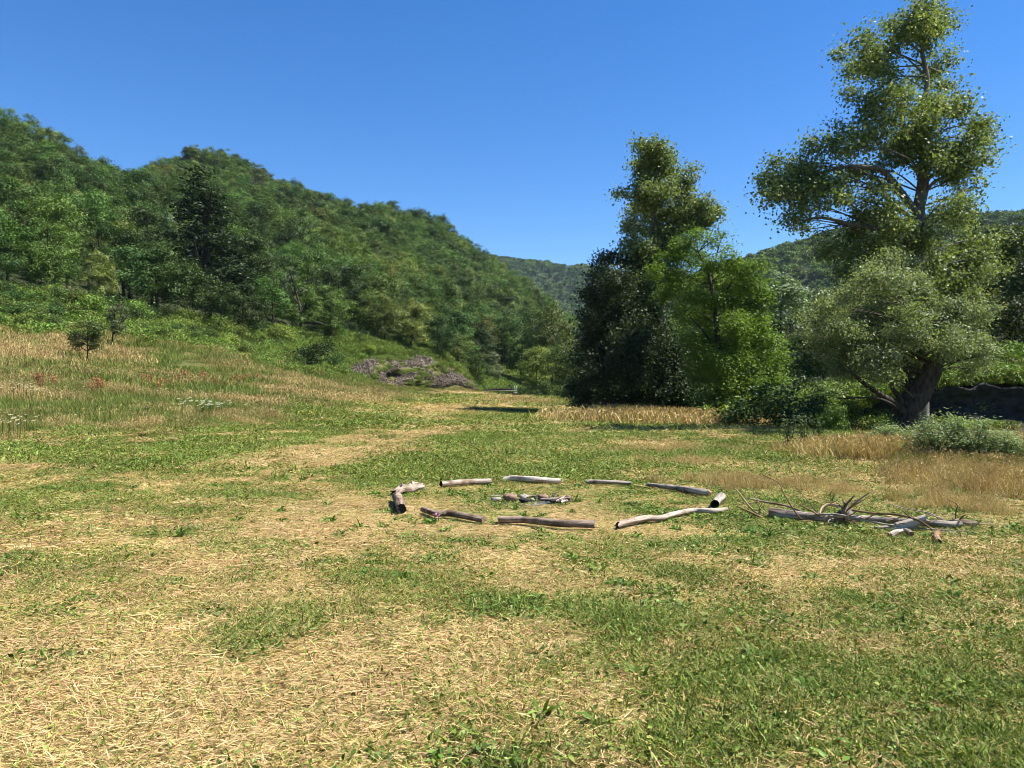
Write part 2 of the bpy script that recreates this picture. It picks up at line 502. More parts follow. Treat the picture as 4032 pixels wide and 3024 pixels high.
# ------------------------------------------------------------------ foliage makers
LEAFK = 1.85
def leaf_quads(P, NRM, size, asp=0.55, rng=RNG, hang=0.0):
    """diamond leaves at P, facing NRM; returns verts (4N,3), faces (N,4)"""
    n = len(P)
    NRM = NRM / (np.linalg.norm(NRM, axis=1)[:, None] + 1e-9)
    t = rng.normal(size=(n, 3)); t[:, 2] -= hang
    t -= (t * NRM).sum(1)[:, None] * NRM
    t /= np.linalg.norm(t, axis=1)[:, None] + 1e-9
    b = np.cross(NRM, t)
    s = np.broadcast_to(size, (n,))[:, None]
    v = np.stack([P - t * s * 0.5, P + b * s * asp * 0.5 + NRM * s * 0.06, P + t * s * 0.5, P - b * s * asp * 0.5 + NRM * s * 0.06], 1)
    return v.reshape(-1, 3), np.arange(4 * n).reshape(-1, 4)

def ball(n, rng=RNG):
    d = rng.normal(size=(n, 3)); d /= np.linalg.norm(d, axis=1)[:, None]
    return d

def crown(lobes, n_leaves, size, cols, asp=0.55, twig=0.35, per=26, up=0.5, rng=RNG, hang=0.0, shell=0.45, pale=None, pale_p=0.0, jit=0.7, sparse=None, outw=0.6):
    """lobes: (M,6) x,y,z,rx,ry,rz. Leaves sit in small sprays spread through each lobe, denser to its outside"""
    lobes = np.asarray(lobes, float)
    vol = (lobes[:, 3] * lobes[:, 4] * lobes[:, 5]) ** (2 / 3)
    if sparse is not None: vol = vol * sparse
    nt = max(1, n_leaves // per)
    li = rng.choice(len(lobes), nt, p=vol / vol.sum())
    d = ball(nt, rng)
    r = rng.random(nt) ** shell
    r *= 0.84 + 0.22 * rng.random(nt) ** 2
    out_ = rng.random(nt) < 0.09
    r = np.where(out_, 0.95 + 0.25 * rng.random(nt), r)
    tc = lobes[li, :3] + d * r[:, None] * lobes[li, 3:]
    tint = rng.random((nt, 1))
    k = per
    tw = rng.normal(size=(nt, k, 3)) * twig * (0.5 + 0.7 * rng.random((nt, 1, 1)))
    tw[:, :, 2] *= 0.7
    P = (tc[:, None, :] + tw).reshape(-1, 3)
    nr = (d * outw)[:, None, :] + rng.normal(size=(nt, k, 3)) * jit
    nr[:, :, 2] += up
    nr = nr.reshape(-1, 3)
    s = size * (0.6 + 0.8 * rng.random(len(P)))
    v, f = leaf_quads(P, nr, s, asp, rng, hang)
    cols = np.asarray(cols, float) * LEAFK
    tt = np.clip(np.repeat(tint, k, 1).reshape(-1) * 0.65 + rng.random(len(P)) * 0.35, 0, 0.999) * (len(cols) - 1)
    i0 = tt.astype(int); fr = (tt - i0)[:, None]
    c = cols[i0] * (1 - fr) + cols[i0 + 1] * fr
    c = c * (0.8 + 0.4 * rng.random((len(P), 1)))
    if pale is not None:
        m = rng.random(len(P)) < pale_p
        c[m] = np.asarray(pale) * (0.75 + 0.5 * rng.random((m.sum(), 1)))
    return v, f, np.repeat(c, 4, 0)

def crown_mesh(name, *a, **k):
    v, f, c = crown(*a, **k)
    return mesh_np(name, v, f, c)

def branches_mesh(name, root_path, root_rad, lobes, rng, twigs=3, rb=0.06, col=None):
    """thin boughs from the trunk into every lobe"""
    mb = MB()
    lobes = np.asarray(lobes, float)
    rp = np.asarray(root_path)
    for L in lobes:
        c = L[:3]
        # leave the trunk well below the lobe
        cand = rp[rp[:, 2] < c[2] - 0.25 * np.hypot(*(rp[:, :2] - c[:2]).T)]
        s = cand[-1] if len(cand) else rp[len(rp) // 3]
        midp = (s + c) / 2 + rng.normal(size=3) * 0.08 * np.linalg.norm(c - s) + np.array([0, 0, 0.06 * np.linalg.norm(c - s)])
        pth = smooth_path([s, midp, c], 9)
        v, f = tube(pth, np.linspace(rb, rb * 0.35, 9), 5); mb.add(v, f)
        for _ in range(twigs):
            d = rng.normal(size=3); d /= np.linalg.norm(d); d[2] = abs(d[2]) * 0.6
            e = c + d * L[3:] * 0.85
            k0 = pth[rng.integers(4, 8)]
            pt = smooth_path([k0, (k0 + e) / 2 + rng.normal(size=3) * 0.1, e], 6)
            v, f = tube(pt, np.linspace(rb * 0.4, rb * 0.1, 6), 4); mb.add(v, f)
    return mb.mesh(name)

def scatter(name, P, rot, scale, idx, protos, label, cat=None, mat=None):
    """one object of uncountable growth: geometry nodes place the small clumps"""
    me = bpy.data.meshes.new(name)
    n = len(P)
    me.vertices.add(n)
    me.vertices.foreach_set('co', np.ascontiguousarray(P, np.float32).ravel())
    a = me.attributes.new('rot', 'FLOAT_VECTOR', 'POINT'); a.data.foreach_set('vector', np.ascontiguousarray(rot, np.float32).ravel())
    a = me.attributes.new('sca', 'FLOAT_VECTOR', 'POINT')
    scale = np.asarray(scale, np.float32)
    if scale.ndim == 1: scale = np.repeat(scale[:, None], 3, 1)
    a.data.foreach_set('vector', np.ascontiguousarray(scale, np.float32).ravel())
    a = me.attributes.new('pick', 'INT', 'POINT'); a.data.foreach_set('value', np.ascontiguousarray(idx, np.int32))
    o = obj(name, me)
    tag(o, label, cat, kind='stuff')
    col = bpy.data.collections.new(name + '_clumps')
    for k, pm in enumerate(protos):
        po = bpy.data.objects.new('%s_clump_%03d' % (name, k), pm)
        col.objects.link(po)
    ng = bpy.data.node_groups.new(name, 'GeometryNodeTree')
    ng.interface.new_socket('Geometry', in_out='INPUT', socket_type='NodeSocketGeometry')
    ng.interface.new_socket('Geometry', in_out='OUTPUT', socket_type='NodeSocketGeometry')
    N = ng.nodes.new; L = ng.links.new
    gi = N('NodeGroupInput'); go = N('NodeGroupOutput')
    ip = N('GeometryNodeInstanceOnPoints')
    ci = N('GeometryNodeCollectionInfo')
    ci.inputs['Collection'].default_value = col
    ci.inputs['Separate Children'].default_value = True
    ci.inputs['Reset Children'].default_value = True
    def na(nm, ty):
        x = N('GeometryNodeInputNamedAttribute'); x.data_type = ty; x.inputs[0].default_value = nm
        return x.outputs[0]
    L(gi.outputs[0], ip.inputs['Points'])
    L(ci.outputs[0], ip.inputs['Instance'])
    ip.inputs['Pick Instance'].default_value = True
    L(na('pick', 'INT'), ip.inputs['Instance Index'])
    L(na('rot', 'FLOAT_VECTOR'), ip.inputs['Rotation'])
    L(na('sca', 'FLOAT_VECTOR'), ip.inputs['Scale'])
    L(ip.outputs[0], go.inputs[0])
    md = o.modifiers.new('growth', 'NODES')
    md.node_group = ng
    return o

# crop-to-picture converters for positions measured in the photograph
def c4(u, v): return 736.6 + u * 0.1531, v * 0.1531
def c5(u, v): return 736.6 + u * 0.1531, 228.6 + v * 0.1531
def c3(u, v): return 533.4 + u * 0.2143, 101.6 + v * 0.2143
def lobes_from(conv, k, items, Y, rng, spread):
    out = []
    for u, v, ru, rv in items:
        px, py = conv(u, v)
        dy = rng.normal() * spread
        p = at(px, py, Y + dy)
        rx, rz = ru * k / F * Y, rv * k / F * Y
        out.append((p[0], p[1], p[2], rx, (rx + rz) * 0.6, rz))
    return np.array(out)

def tree_thing(name, base, label, group=None):
    t = empty(name, base)
    tag(t, label, 'tree', group)
    return t

def local(v, base):
    return np.asarray(v, float) - np.asarray(base, float)

def hero(name, label, base, trunk_pts, trunk_rad, lobes, n, size, cols, leafmat, barkmat, rng, limbs=(), limb_rad=(), rb=0.06, twigs=3, airy=False, **kw):
    base = np.asarray(base, float)
    t = tree_thing(name, base, label)
    tp = smooth_path(trunk_pts, 22)
    tr = np.interp(np.linspace(0, 1, 22), np.linspace(0, 1, len(trunk_rad)), trunk_rad)
    ph = rng.random() * 6
    wob = lambda s, a: 1 + 0.1 * np.sin(3 * a + ph + 5 * s) + 0.06 * np.sin(7 * a + 11 * s) + 0.05 * np.sin(29 * s + 2 * a)
    v, f = tube(tp, tr, 14, wob)
    obj('trunk', mesh_np('trunk', local(v, base), f, None, True), barkmat, t)
    for lp, lr in zip(limbs, limb_rad):
        q = smooth_path(lp, 14)
        v, f = tube(q, np.linspace(lr, lr * 0.3, 14), 9, lambda s, a: 1 + 0.08 * np.sin(2 * a + 14 * s))
        obj('limb', mesh_np('limb', local(v, base), f, None, True), barkmat, t)
    bm = branches_mesh('boughs', tp, tr, lobes, rng, twigs, rb)
    bv = np.empty(len(bm.vertices) * 3, np.float32); bm.vertices.foreach_get('co', bv)
    bm.vertices.foreach_set('co', local(bv.reshape(-1, 3), base).astype(np.float32).ravel())
    b = obj('boughs', bm, barkmat, t); b['kind'] = 'stuff'
    LB = np.asarray(lobes); sub = []
    for _ in range(len(LB)):                       # fill between neighbouring boughs
        a_ = LB[rng.integers(len(LB))]
        dd_ = np.linalg.norm(LB[:, :3] - a_[:3], axis=1)
        b_ = LB[rng.choice(np.argsort(dd_)[1:5])]
        m_ = (a_ + b_) / 2; m_[3:] *= 0.7
        sub.append(m_)
    for L in np.asarray(lobes):
        for _ in range(5):
            d = rng.normal(size=3); d /= np.linalg.norm(d); q = rng.random() ** 0.5
            k_ = rng.uniform(0.32, 0.66)
            sub.append(np.concatenate([L[:3] + d * q * L[3:] * 0.85, L[3:] * k_ * np.array([1, 1, rng.uniform(0.75, 1.3)])]))
    sub = np.array(sub) if airy else np.vstack([np.array(sub), LB * np.array([1, 1, 1, 0.95, 0.95, 0.95]), LB * np.array([1, 1, 1, 0.8, 0.8, 0.8])])
    v, f, c = crown(sub, n, size, cols, rng=rng, **kw)
    cr = obj('crown', mesh_np('crown', local(v, base), f, c), leafmat, t); cr['kind'] = 'stuff'
    return t

# ------------------------------------------------------------------ the big trees at the right
rng = np.random.default_rng(5)
YP = 31.0
K1 = 0.1531
pop_items = [(1250,60,120,110),(1190,150,100,90),(1270,230,150,110),(1370,140,45,110),(1000,170,80,70),(1040,260,90,80),(810,260,70,70),(880,330,80,70),(700,340,70,60),
 (790,420,100,70),(930,440,110,90),(740,620,70,50),(1010,540,140,100),(1310,430,130,110),(1380,560,90,80),(1120,650,180,120),(860,720,120,90),(950,800,150,110),
 (1330,690,150,110),(1480,720,110,90),(1610,790,90,80),(1640,900,60,50),(1530,900,130,100),(1250,850,170,130),(1080,920,150,110),(700,860,110,70),(820,950,120,80),
 (1400,1010,150,100),(1590,1030,100,80),(620,960,110,80),(500,950,70,60),(350,1060,120,80),(230,1070,60,70),(220,1200,80,80),(290,1290,110,80),(430,1180,140,90),
 (560,1090,130,80),(600,1240,120,80),(440,1330,120,70),(350,1430,80,60),(420,1500,60,50),(720,1140,100,70),(700,1300,90,60),(860,1100,110,70),(930,1240,100,60),
 (1450,1150,140,80),(1600,1190,70,60),(1390,1270,120,70),(1010,1340,110,60),(800,1380,120,60),(900,1440,140,80),(1080,1480,120,90),(1350,1400,130,80),(1480,1400,110,80),(1130,1000,120,90),(1290,1080,110,90)]
pl = lobes_from(c4, K1, pop_items, YP, rng, 1.5)
low_items = [(1430,150,170,90),(1580,180,120,110),(1660,320,90,110),(1480,320,150,110),(1350,230,100,90),(1080,60,150,90),(900,100,140,90),(960,200,110,80),(1620,60,110,90),
 (1200,60,100,70),(1120,170,100,70),(1270,190,80,70),(1230,320,90,70),(1560,440,110,70),(1130,300,90,60),(760,60,120,60),(620,170,120,80),(720,280,120,80),(1400,420,120,70)]
pl2 = lobes_from(c5, K1, low_items, YP, rng, 1.4)
P = lambda cv, u, v, Y: at(*cv(u, v), Y)
pop_base = np.array([P(c5, 1200, 900, YP)[0], YP, 0]); pop_base[2] = h1(pop_base[0], YP) - 0.1
hero('poplar_tree', 'tallest poplar, top cut by the picture edge, long limb reaching left', pop_base,
     [pop_base, P(c5, 1195, 500, YP), P(c5, 1185, 230, YP), P(c4, 1195, 1560, YP), P(c4, 1190, 1390, YP), P(c4, 1225, 1200, YP), P(c4, 1225, 1000, YP), P(c4, 1200, 850, YP), P(c4, 1240, 650, YP), P(c4, 1250, 480, YP), P(c4, 1220, 330, YP), P(c4, 1260, 100, YP)],
     [0.34, 0.32, 0.29, 0.26, 0.23, 0.2, 0.17, 0.15, 0.12, 0.1, 0.07, 0.03], np.vstack([pl, pl2]), 80000, 0.11,
     [(0.025, 0.04, 0.013), (0.055, 0.08, 0.024), (0.095, 0.12, 0.036), (0.14, 0.155, 0.05)], M_GLOSS, M_BARKG, rng,
     limbs=[[P(c4, 1190, 1400, YP), P(c4, 1090, 1270, YP - .3), P(c4, 970, 1120, YP - .5), P(c4, 860, 1090, YP - .8), P(c4, 700, 1090, YP - 1.0), P(c4, 480, 1150, YP - 1.2)],
            [P(c4, 1195, 1550, YP), P(c4, 1000, 1500, YP - .4), P(c4, 780, 1470, YP - .8), P(c4, 570, 1420, YP - 1.0), P(c4, 430, 1440, YP - 1)],
            [P(c4, 1230, 1180, YP), P(c4, 1330, 1110, YP - .2), P(c4, 1400, 1040, YP - .4), P(c4, 1540, 960, YP - .5)],
            [P(c4, 1215, 1300, YP), P(c4, 1300, 1180, YP - .4), P(c4, 1420, 1140, YP - .6)]],
     limb_rad=[0.16, 0.12, 0.09, 0.08], rb=0.04, airy=True, asp=0.75, twig=0.3, per=18, up=0.35, shell=0.42, pale=(0.24, 0.28, 0.15), pale_p=0.14, jit=0.65, outw=0.8)

YW = 27.0
wil_items = [(1000,200,90,60),(1120,240,90,60),(880,290,90,60),(1230,400,90,70),(1560,560,110,70),(1660,760,60,60),(430,590,60,50),(1000,260,110,80),(1090,330,110,80),(930,360,140,90),(820,430,130,90),(1010,450,150,100),(1150,470,130,100),(950,560,160,110),(1150,620,170,120),(1300,520,110,80),
 (1430,500,130,80),(1500,610,140,100),(1570,720,120,90),(1440,720,140,100),(1600,830,80,80),(1480,830,110,60),(1300,690,130,110),(1250,820,120,80),(780,560,140,110),(640,500,80,60),
 (550,480,70,50),(590,580,110,80),(660,680,140,100),(820,700,150,110),(990,740,160,100),(1130,780,130,90),(870,840,150,90),(700,820,120,80),(740,930,110,60),(920,950,120,60),
 (1060,920,110,70),(1160,900,90,60),(570,760,100,80),(500,680,80,70),(1560,920,60,50),(1330,800,80,60),(640,930,70,50),(1120,985,80,35)]
wl_ = lobes_from(c5, K1, wil_items, YW, rng, 1.3)
wil_base = np.array([P(c5, 1090, 1350, YW)[0], YW, 0]); wil_base[2] = h1(wil_base[0], YW) - 0.15
WB = wil_base
hero('willow_tree', 'leaning thick-trunked white willow with silvery leaves in front of the tallest poplar', wil_base,
     [WB, P(c5, 1095, 1260, YW), P(c5, 1140, 1150, YW), P(c5, 1215, 1040, YW), P(c5, 1270, 930, YW), P(c5, 1300, 780, YW), P(c5, 1280, 600, YW)],
     [0.56, 0.46, 0.43, 0.37, 0.3, 0.2, 0.08], wl_, 78000, 0.1,
     [(0.03, 0.045, 0.016), (0.06, 0.085, 0.028), (0.09, 0.12, 0.042), (0.13, 0.16, 0.065)], M_GLOSS, M_BARK, rng,
     limbs=[[P(c5, 1090, 1200, YW - .2), P(c5, 1010, 1130, YW - .5), P(c5, 930, 1080, YW - .8), P(c5, 830, 1010, YW - 1), P(c5, 740, 930, YW - 1)],
            [P(c5, 1085, 1210, YW - .1), P(c5, 1000, 1140, YW - .9), P(c5, 900, 1105, YW - 1.2), P(c5, 780, 1105, YW - 1.4), P(c5, 660, 1112, YW - 1.5)],
            [P(c5, 1100, 1180, YW), P(c5, 1060, 1100, YW - .2), P(c5, 1000, 1010, YW - .2), P(c5, 940, 860, YW - .2)],
            [P(c5, 1110, 1170, YW), P(c5, 1120, 1050, YW + .3), P(c5, 1110, 900, YW + .3), P(c5, 1050, 700, YW)],
            [P(c5, 1265, 930, YW), P(c5, 1360, 860, YW), P(c5, 1450, 780, YW)]],
     limb_rad=[0.15, 0.06, 0.12, 0.12, 0.1], rb=0.035, airy=True, asp=0.42, twig=0.22, per=20, up=0.35, shell=0.4, pale=(0.28, 0.32, 0.2), pale_p=0.36, jit=0.6, outw=0.9)

YM = 52.0
K3 = 0.2143
mid_items = [(540,215,55,45),(560,270,80,60),(510,300,60,60),(600,320,70,70),(530,380,80,70),(620,400,70,70),(560,460,90,70),(430,430,45,28),(400,430,25,20),(470,500,50,45),
 (720,340,42,42),(750,320,25,30),(710,420,60,60),(790,480,60,50),(840,510,40,35),(840,560,25,30),(720,510,80,60),(630,520,90,70),(500,570,80,60),(600,610,100,70),(730,590,80,50),(450,650,55,45),(530,670,80,60),
 (620,690,80,60),(700,660,80,60),(560,770,90,80),(640,830,100,80),(570,900,90,80)]
ml = lobes_from(c3, K3, mid_items, YM, rng, 1.2)
mb_ = np.array([P(c3, 590, 1400, YM)[0], YM, 0]); mb_[2] = h1(mb_[0], YM) - 0.1
hero('poplar_tree', 'tall two-topped poplar rising behind the dark tree at the middle of the meadow edge', mb_,
     [mb_, P(c3, 590, 1000, YM), P(c3, 570, 700, YM), P(c3, 560, 450, YM), P(c3, 545, 230, YM)], [0.42, 0.34, 0.24, 0.14, 0.04], ml, 46000, 0.16,
     [(0.025, 0.04, 0.013), (0.055, 0.08, 0.024), (0.095, 0.12, 0.036), (0.14, 0.155, 0.05)], M_GLOSS, M_BARKG, rng,
     limbs=[[P(c3, 575, 720, YM), P(c3, 660, 600, YM - .2), P(c3, 710, 480, YM - .2), P(c3, 730, 360, YM)]], limb_rad=[0.14], rb=0.05, airy=True,
     asp=0.75, twig=0.36, per=20, up=0.35, shell=0.45, pale=(0.24, 0.28, 0.15), pale_p=0.14, jit=0.65, outw=0.8)

YD = 50.0
dark_items = [(350,735,45,30),(320,740,30,28),(440,740,65,45),(500,780,80,60),(310,820,65,50),(400,840,90,70),(490,880,100,90),(250,900,50,45),(330,930,90,70),(440,980,110,90),(550,960,100,100),
 (260,1010,80,60),(350,1070,110,80),(470,1110,120,90),(580,1100,100,100),(280,1130,110,70),(220,1200,50,40),(330,1210,120,80),(450,1240,120,90),(570,1240,110,90),(660,1180,90,100),
 (260,1290,80,60),(370,1330,110,70),(500,1350,110,70),(620,1340,100,80),(240,1380,60,40),(190,1330,30,40),(700,1320,80,70)]
dl = lobes_from(c3, K3, dark_items, YD, rng, 1.6)
db = np.array([P(c3, 345, 1440, YD)[0], YD, 0]); db[2] = h1(db[0], YD) - 0.1
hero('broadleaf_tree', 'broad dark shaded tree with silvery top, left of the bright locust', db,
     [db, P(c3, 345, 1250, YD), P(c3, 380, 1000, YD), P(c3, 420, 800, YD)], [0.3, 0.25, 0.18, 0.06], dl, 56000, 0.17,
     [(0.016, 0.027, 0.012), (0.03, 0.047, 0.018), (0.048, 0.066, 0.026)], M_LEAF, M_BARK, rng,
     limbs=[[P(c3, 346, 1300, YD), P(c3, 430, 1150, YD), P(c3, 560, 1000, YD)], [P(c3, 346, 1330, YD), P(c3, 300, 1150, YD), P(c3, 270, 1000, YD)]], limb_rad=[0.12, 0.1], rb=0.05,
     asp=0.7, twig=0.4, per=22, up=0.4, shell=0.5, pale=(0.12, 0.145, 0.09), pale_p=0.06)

YL = 44.0
loc_items = [(760,620,55,32),(700,670,60,40),(820,640,30,30),(880,620,26,22),(890,690,28,26),(650,740,70,45),(760,720,70,45),(840,760,70,40),(930,740,40,30),(960,790,70,40),(1040,770,40,30),(560,800,50,40),
 (690,810,80,50),(800,840,90,50),(920,860,90,50),(1020,860,70,50),(620,890,60,50),(740,910,90,55),(870,940,110,55),(1000,950,90,55),(1080,900,40,40),(690,990,80,55),(810,1020,100,55),(940,1040,110,60),
 (1050,1040,80,55),(740,1100,80,60),(850,1130,90,50),(980,1130,110,60),(1090,1120,70,50),(1150,1190,45,40),(780,1200,70,50),(920,1220,90,50),(1040,1220,90,55),(1120,1260,50,40),(980,1310,90,45),(760,1290,60,50),(900,1300,50,35),(1070,1330,60,40),(830,1380,70,35),(1000,1390,90,35),(1120,1370,60,35),(850,1230,60,50),(840,1120,60,50),(1170,1290,40,40),(930,1370,60,30)]
ll = lobes_from(c3, K3, loc_items, YL, rng, 1.3)
lb = np.array([P(c3, 872, 1420, YL)[0], YL, 0]); lb[2] = h1(lb[0], YL) - 0.1
hero('locust_tree', 'bright yellow-green feathery locust tree lit by the sun beside the dark tree', lb,
     [lb, P(c3, 866, 1300, YL), P(c3, 868, 1200, YL - .3), P(c3, 858, 1080, YL - .5), P(c3, 845, 960, YL - .5), P(c3, 828, 840, YL - .3), P(c3, 810, 780, YL), P(c3, 770, 700, YL)],
     [0.26, 0.22, 0.19, 0.16, 0.13, 0.1, 0.08, 0.03], ll, 60000, 0.15,
     [(0.045, 0.073, 0.012), (0.07, 0.11, 0.018), (0.1, 0.148, 0.026)], M_SOFT, M_BARK, rng,
     limbs=[[P(c3, 866, 1230, YL), P(c3, 930, 1130, YL - .5), P(c3, 1010, 1040, YL - .8)], [P(c3, 862, 1180, YL), P(c3, 800, 1080, YL - .6), P(c3, 720, 990, YL - .8)],
            [P(c3, 846, 960, YL), P(c3, 900, 880, YL - .3), P(c3, 960, 800, YL - .5)], [P(c3, 830, 830, YL), P(c3, 860, 700, YL), P(c3, 885, 620, YL)]], limb_rad=[0.09, 0.08, 0.07, 0.05], rb=0.03,
     asp=0.5, twig=0.34, per=26, up=0.9, shell=0.5, jit=0.55)

# ------------------------------------------------------------------ prototypes: trees, shrubs
def proto_crown(name, hgt, wid, nl, size, cols, kind, seed, n=3000, **kw):
    r = np.random.default_rng(seed)
    L = []
    if kind == 'round':
        for _ in range(nl):
            d = ball(1, r)[0]; q = r.random() ** 0.4
            z = hgt * (0.52 + 0.38 * d[2] * q)
            w = wid * 0.5 * (1 - 0.35 * max(0, (z / hgt - 0.6) / 0.4))
            s = wid * (0.1 + 0.1 * r.random())
            L.append((d[0] * q * w * 0.8, d[1] * q * w * 0.8, z, s, s, s * 0.6))
    elif kind == 'tall':
        for _ in range(nl):
            t = r.random() ** 0.85; z = hgt * (0.12 + 0.82 * t)
            w = wid * 0.5 * (1 - 0.75 * t ** 1.6) * (0.55 + 0.45 * min(1, t * 4))
            a = r.random() * 6.283; q = r.random() ** 0.5
            s = wid * (0.13 + 0.08 * r.random()) * (1.1 - 0.5 * t)
            L.append((math.cos(a) * q * w, math.sin(a) * q * w, z, s, s, s * 1.0))
    elif kind == 'cone':
        for _ in range(nl):
            t = r.random() ** 1.15; z = hgt * (0.1 + 0.87 * t)
            w = wid * 0.5 * (1 - t) * 0.95 + 0.1
            a = r.random() * 6.283; q = 0.55 + 0.45 * r.random()
            s = wid * (0.1 + 0.08 * r.random()) * (1.1 - 0.75 * t)
            L.append((math.cos(a) * q * w, math.sin(a) * q * w, z, s, s, s * 0.5))
    else:  # shrub, down to the ground
        for _ in range(nl):
            d = ball(1, r)[0]; q = r.random() ** 0.4; d[2] = abs(d[2])
            s = wid * (0.13 + 0.1 * r.random())
            L.append((d[0] * q * wid * 0.4, d[1] * q * wid * 0.4, hgt * (0.15 + 0.68 * d[2] * q), s, s, s * 0.8))
    v, f, c = crown(np.array(L), n, size, cols, rng=r, **kw)
    v[:, 2] = np.maximum(v[:, 2], -0.15)
    return mesh_np(name, v, f, c)

def proto_trunk(name, hgt, rad, seed, forks=4):
    r = np.random.default_rng(seed)
    mb = MB()
    top = np.array([r.normal() * 0.05 * hgt, r.normal() * 0.05 * hgt, hgt])
    pth = smooth_path([(0, 0, -0.6), (r.normal() * 0.03 * hgt, r.normal() * 0.03 * hgt, hgt * 0.4), top], 8)
    v, f = tube(pth, np.linspace(rad, rad * 0.2, 8), 7); mb.add(v, f)
    for _ in range(forks):
        a = r.random() * 6.283; z = r.integers(2, 6)
        e = pth[z] + np.array([math.cos(a) * hgt * 0.25, math.sin(a) * hgt * 0.25, hgt * 0.25])
        v, f = tube(smooth_path([pth[z], (pth[z] + e) / 2 + (0, 0, -0.04 * hgt), e], 6), np.linspace(rad * 0.5, rad * 0.12, 6), 5); mb.add(v, f)
    return mb.mesh(name, True)

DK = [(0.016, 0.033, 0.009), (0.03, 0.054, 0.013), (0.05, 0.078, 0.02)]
MD = [(0.025, 0.048, 0.01), (0.045, 0.078, 0.015), (0.072, 0.108, 0.023)]
LT = [(0.045, 0.072, 0.013), (0.075, 0.11, 0.02), (0.11, 0.145, 0.03)]
OL = [(0.045, 0.062, 0.013), (0.078, 0.095, 0.022), (0.115, 0.128, 0.035)]
GY = [(0.045, 0.062, 0.03), (0.075, 0.098, 0.048), (0.12, 0.145, 0.08)]
BR = [(0.06, 0.1, 0.013), (0.1, 0.155, 0.02), (0.15, 0.2, 0.032)]
CN = [(0.011, 0.022, 0.009), (0.02, 0.036, 0.012), (0.033, 0.052, 0.016)]
KIND = {}
def add_kind(key, shape, hgt, wid, cols, words, nv=3, nl=32, n=7600, size=0.235, **kw):
    vs = []
    for k in range(nv):
        sd = abs(hash(key)) % 1 + sum(map(ord, key)) * 13 + k * 101
        cm = proto_crown('crown', hgt, wid, nl, size, cols, shape, sd, n, **kw)
        cm.materials.append(M_LEAF)
        tm = proto_trunk('trunk', hgt * 0.8, 0.02 * hgt, sd + 5)
        tm.materials.append(M_BARK)
        vs.append((cm, tm))
    KIND[key] = (vs, words)
add_kind('dark', 'round', 10, 7.6, DK, 'dark green rounded broadleaf tree', per=18, twig=0.3, jit=0.45, outw=0.9, up=0.7, shell=0.32)
add_kind('mid', 'round', 10, 7.2, MD, 'mid green rounded broadleaf tree', per=18, twig=0.3, jit=0.45, outw=0.9, up=0.7, shell=0.32)
add_kind('light', 'round', 9, 6.6, LT, 'light green rounded broadleaf tree', per=18, twig=0.3, jit=0.45, outw=0.9, up=0.7, shell=0.32)
add_kind('olive', 'round', 9.5, 7, OL, 'olive green broadleaf tree', per=18, twig=0.3, jit=0.45, outw=0.9, up=0.7, shell=0.32)
add_kind('tall', 'tall', 13, 6.5, MD, 'tall pointed green broadleaf tree', per=18, twig=0.3, nl=28, jit=0.4, outw=0.9, up=0.75, shell=0.3)
add_kind('grey', 'tall', 11, 6.2, GY, 'grey-green narrow tree', nv=2, per=18, twig=0.3, nl=26, jit=0.45, outw=0.9, up=0.75, shell=0.3)
add_kind('cone', 'cone', 14, 6, CN, 'dark conical conifer tree', nv=2, nl=70, n=13000, per=22, twig=0.32, hang=0.8, up=0.2)
SHR = {}
def add_shrub(key, hgt, wid, cols, words, nv=3, n=3400, size=0.15, nl=12, **kw):
    vs = []
    for k in range(nv):
        cm = proto_crown('leaves', hgt, wid, nl, size, cols, 'shrub', sum(map(ord, key)) * 7 + k * 31, n, **kw)
        cm.materials.append(M_LEAF)
        tm = proto_trunk('stems', hgt * 0.75, 0.03, sum(map(ord, key)) + k, 6); tm.materials.append(M_BARK)
        vs.append((cm, tm))
    SHR[key] = (vs, words)
add_shrub('bright', 1.7, 3.0, BR, 'bright green shrub', per=18, twig=0.2)
add_shrub('green', 2.0, 3.0, LT, 'green shrub', per=18, twig=0.22)
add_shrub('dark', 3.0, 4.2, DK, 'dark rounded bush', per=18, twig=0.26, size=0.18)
add_shrub('olive', 1.6, 3.2, OL, 'olive green shrub', per=18, twig=0.2)

def put_tree(store, key, var, loc, s, rz, name, label, cat, group=None, sx=1.0):
    vs, _ = store[key]
    cm, tm = vs[var % len(vs)]
    t = empty(name, loc)
    tag(t, label, cat, group)
    t.rotation_euler = (0, 0, rz)
    t.scale = (s * sx, s * sx, s)
    cpart = 'crown' if store is KIND else 'leaves'
    c = obj(cpart, cm, None, t); c['kind'] = 'stuff'
    obj('trunk' if store is KIND else 'stems', tm, None, t)
    return t

def on(px, Y, dz=0.0):
    x = (px - 512) / F * Y
    return (x, Y, h1(x, Y) + dz)

# ------------------------------------------------------------------ trees that can be told apart
HG = 'trees covering the left hillside'
taken = []
def T(key, px, Y, s, label, sx=1.0, var=None, group=None, name=None, dz=-0.1):
    loc = on(px, Y, dz)
    taken.append((loc[0], loc[1], 3.2 * s))
    nm = name or {'cone': 'conifer_tree'}.get(key, 'broadleaf_tree')
    return put_tree(KIND, key, R.randrange(9) if var is None else var, loc, s, R.random() * 6.28, nm, label, 'tree', group, sx)
T('cone', 198, 99, 1.28, 'biggest dark conical conifer standing out on the left hillside', 1.9, 0); taken[-1] = (taken[-1][0] + 1, taken[-1][1] - 2, 9.5)
T('dark', 130, 80, 0.8, 'dark tree left end of the hedge-like row above the green slope', 1.1)
T('dark', 160, 82, 0.86, 'dark tree second from the left in the row above the green slope', 1.15)
T('dark', 192, 84, 0.82, 'dark tree below the biggest conifer, at the foot of the hill', 1.15)
T('mid', 222, 84, 0.7, 'shaded green tree right of the dark row at the foot of the hill', 1.15)
T('dark', 246, 86, 0.74, 'dusky tree with bare twigs showing below, left of the layered trees', 1.1)
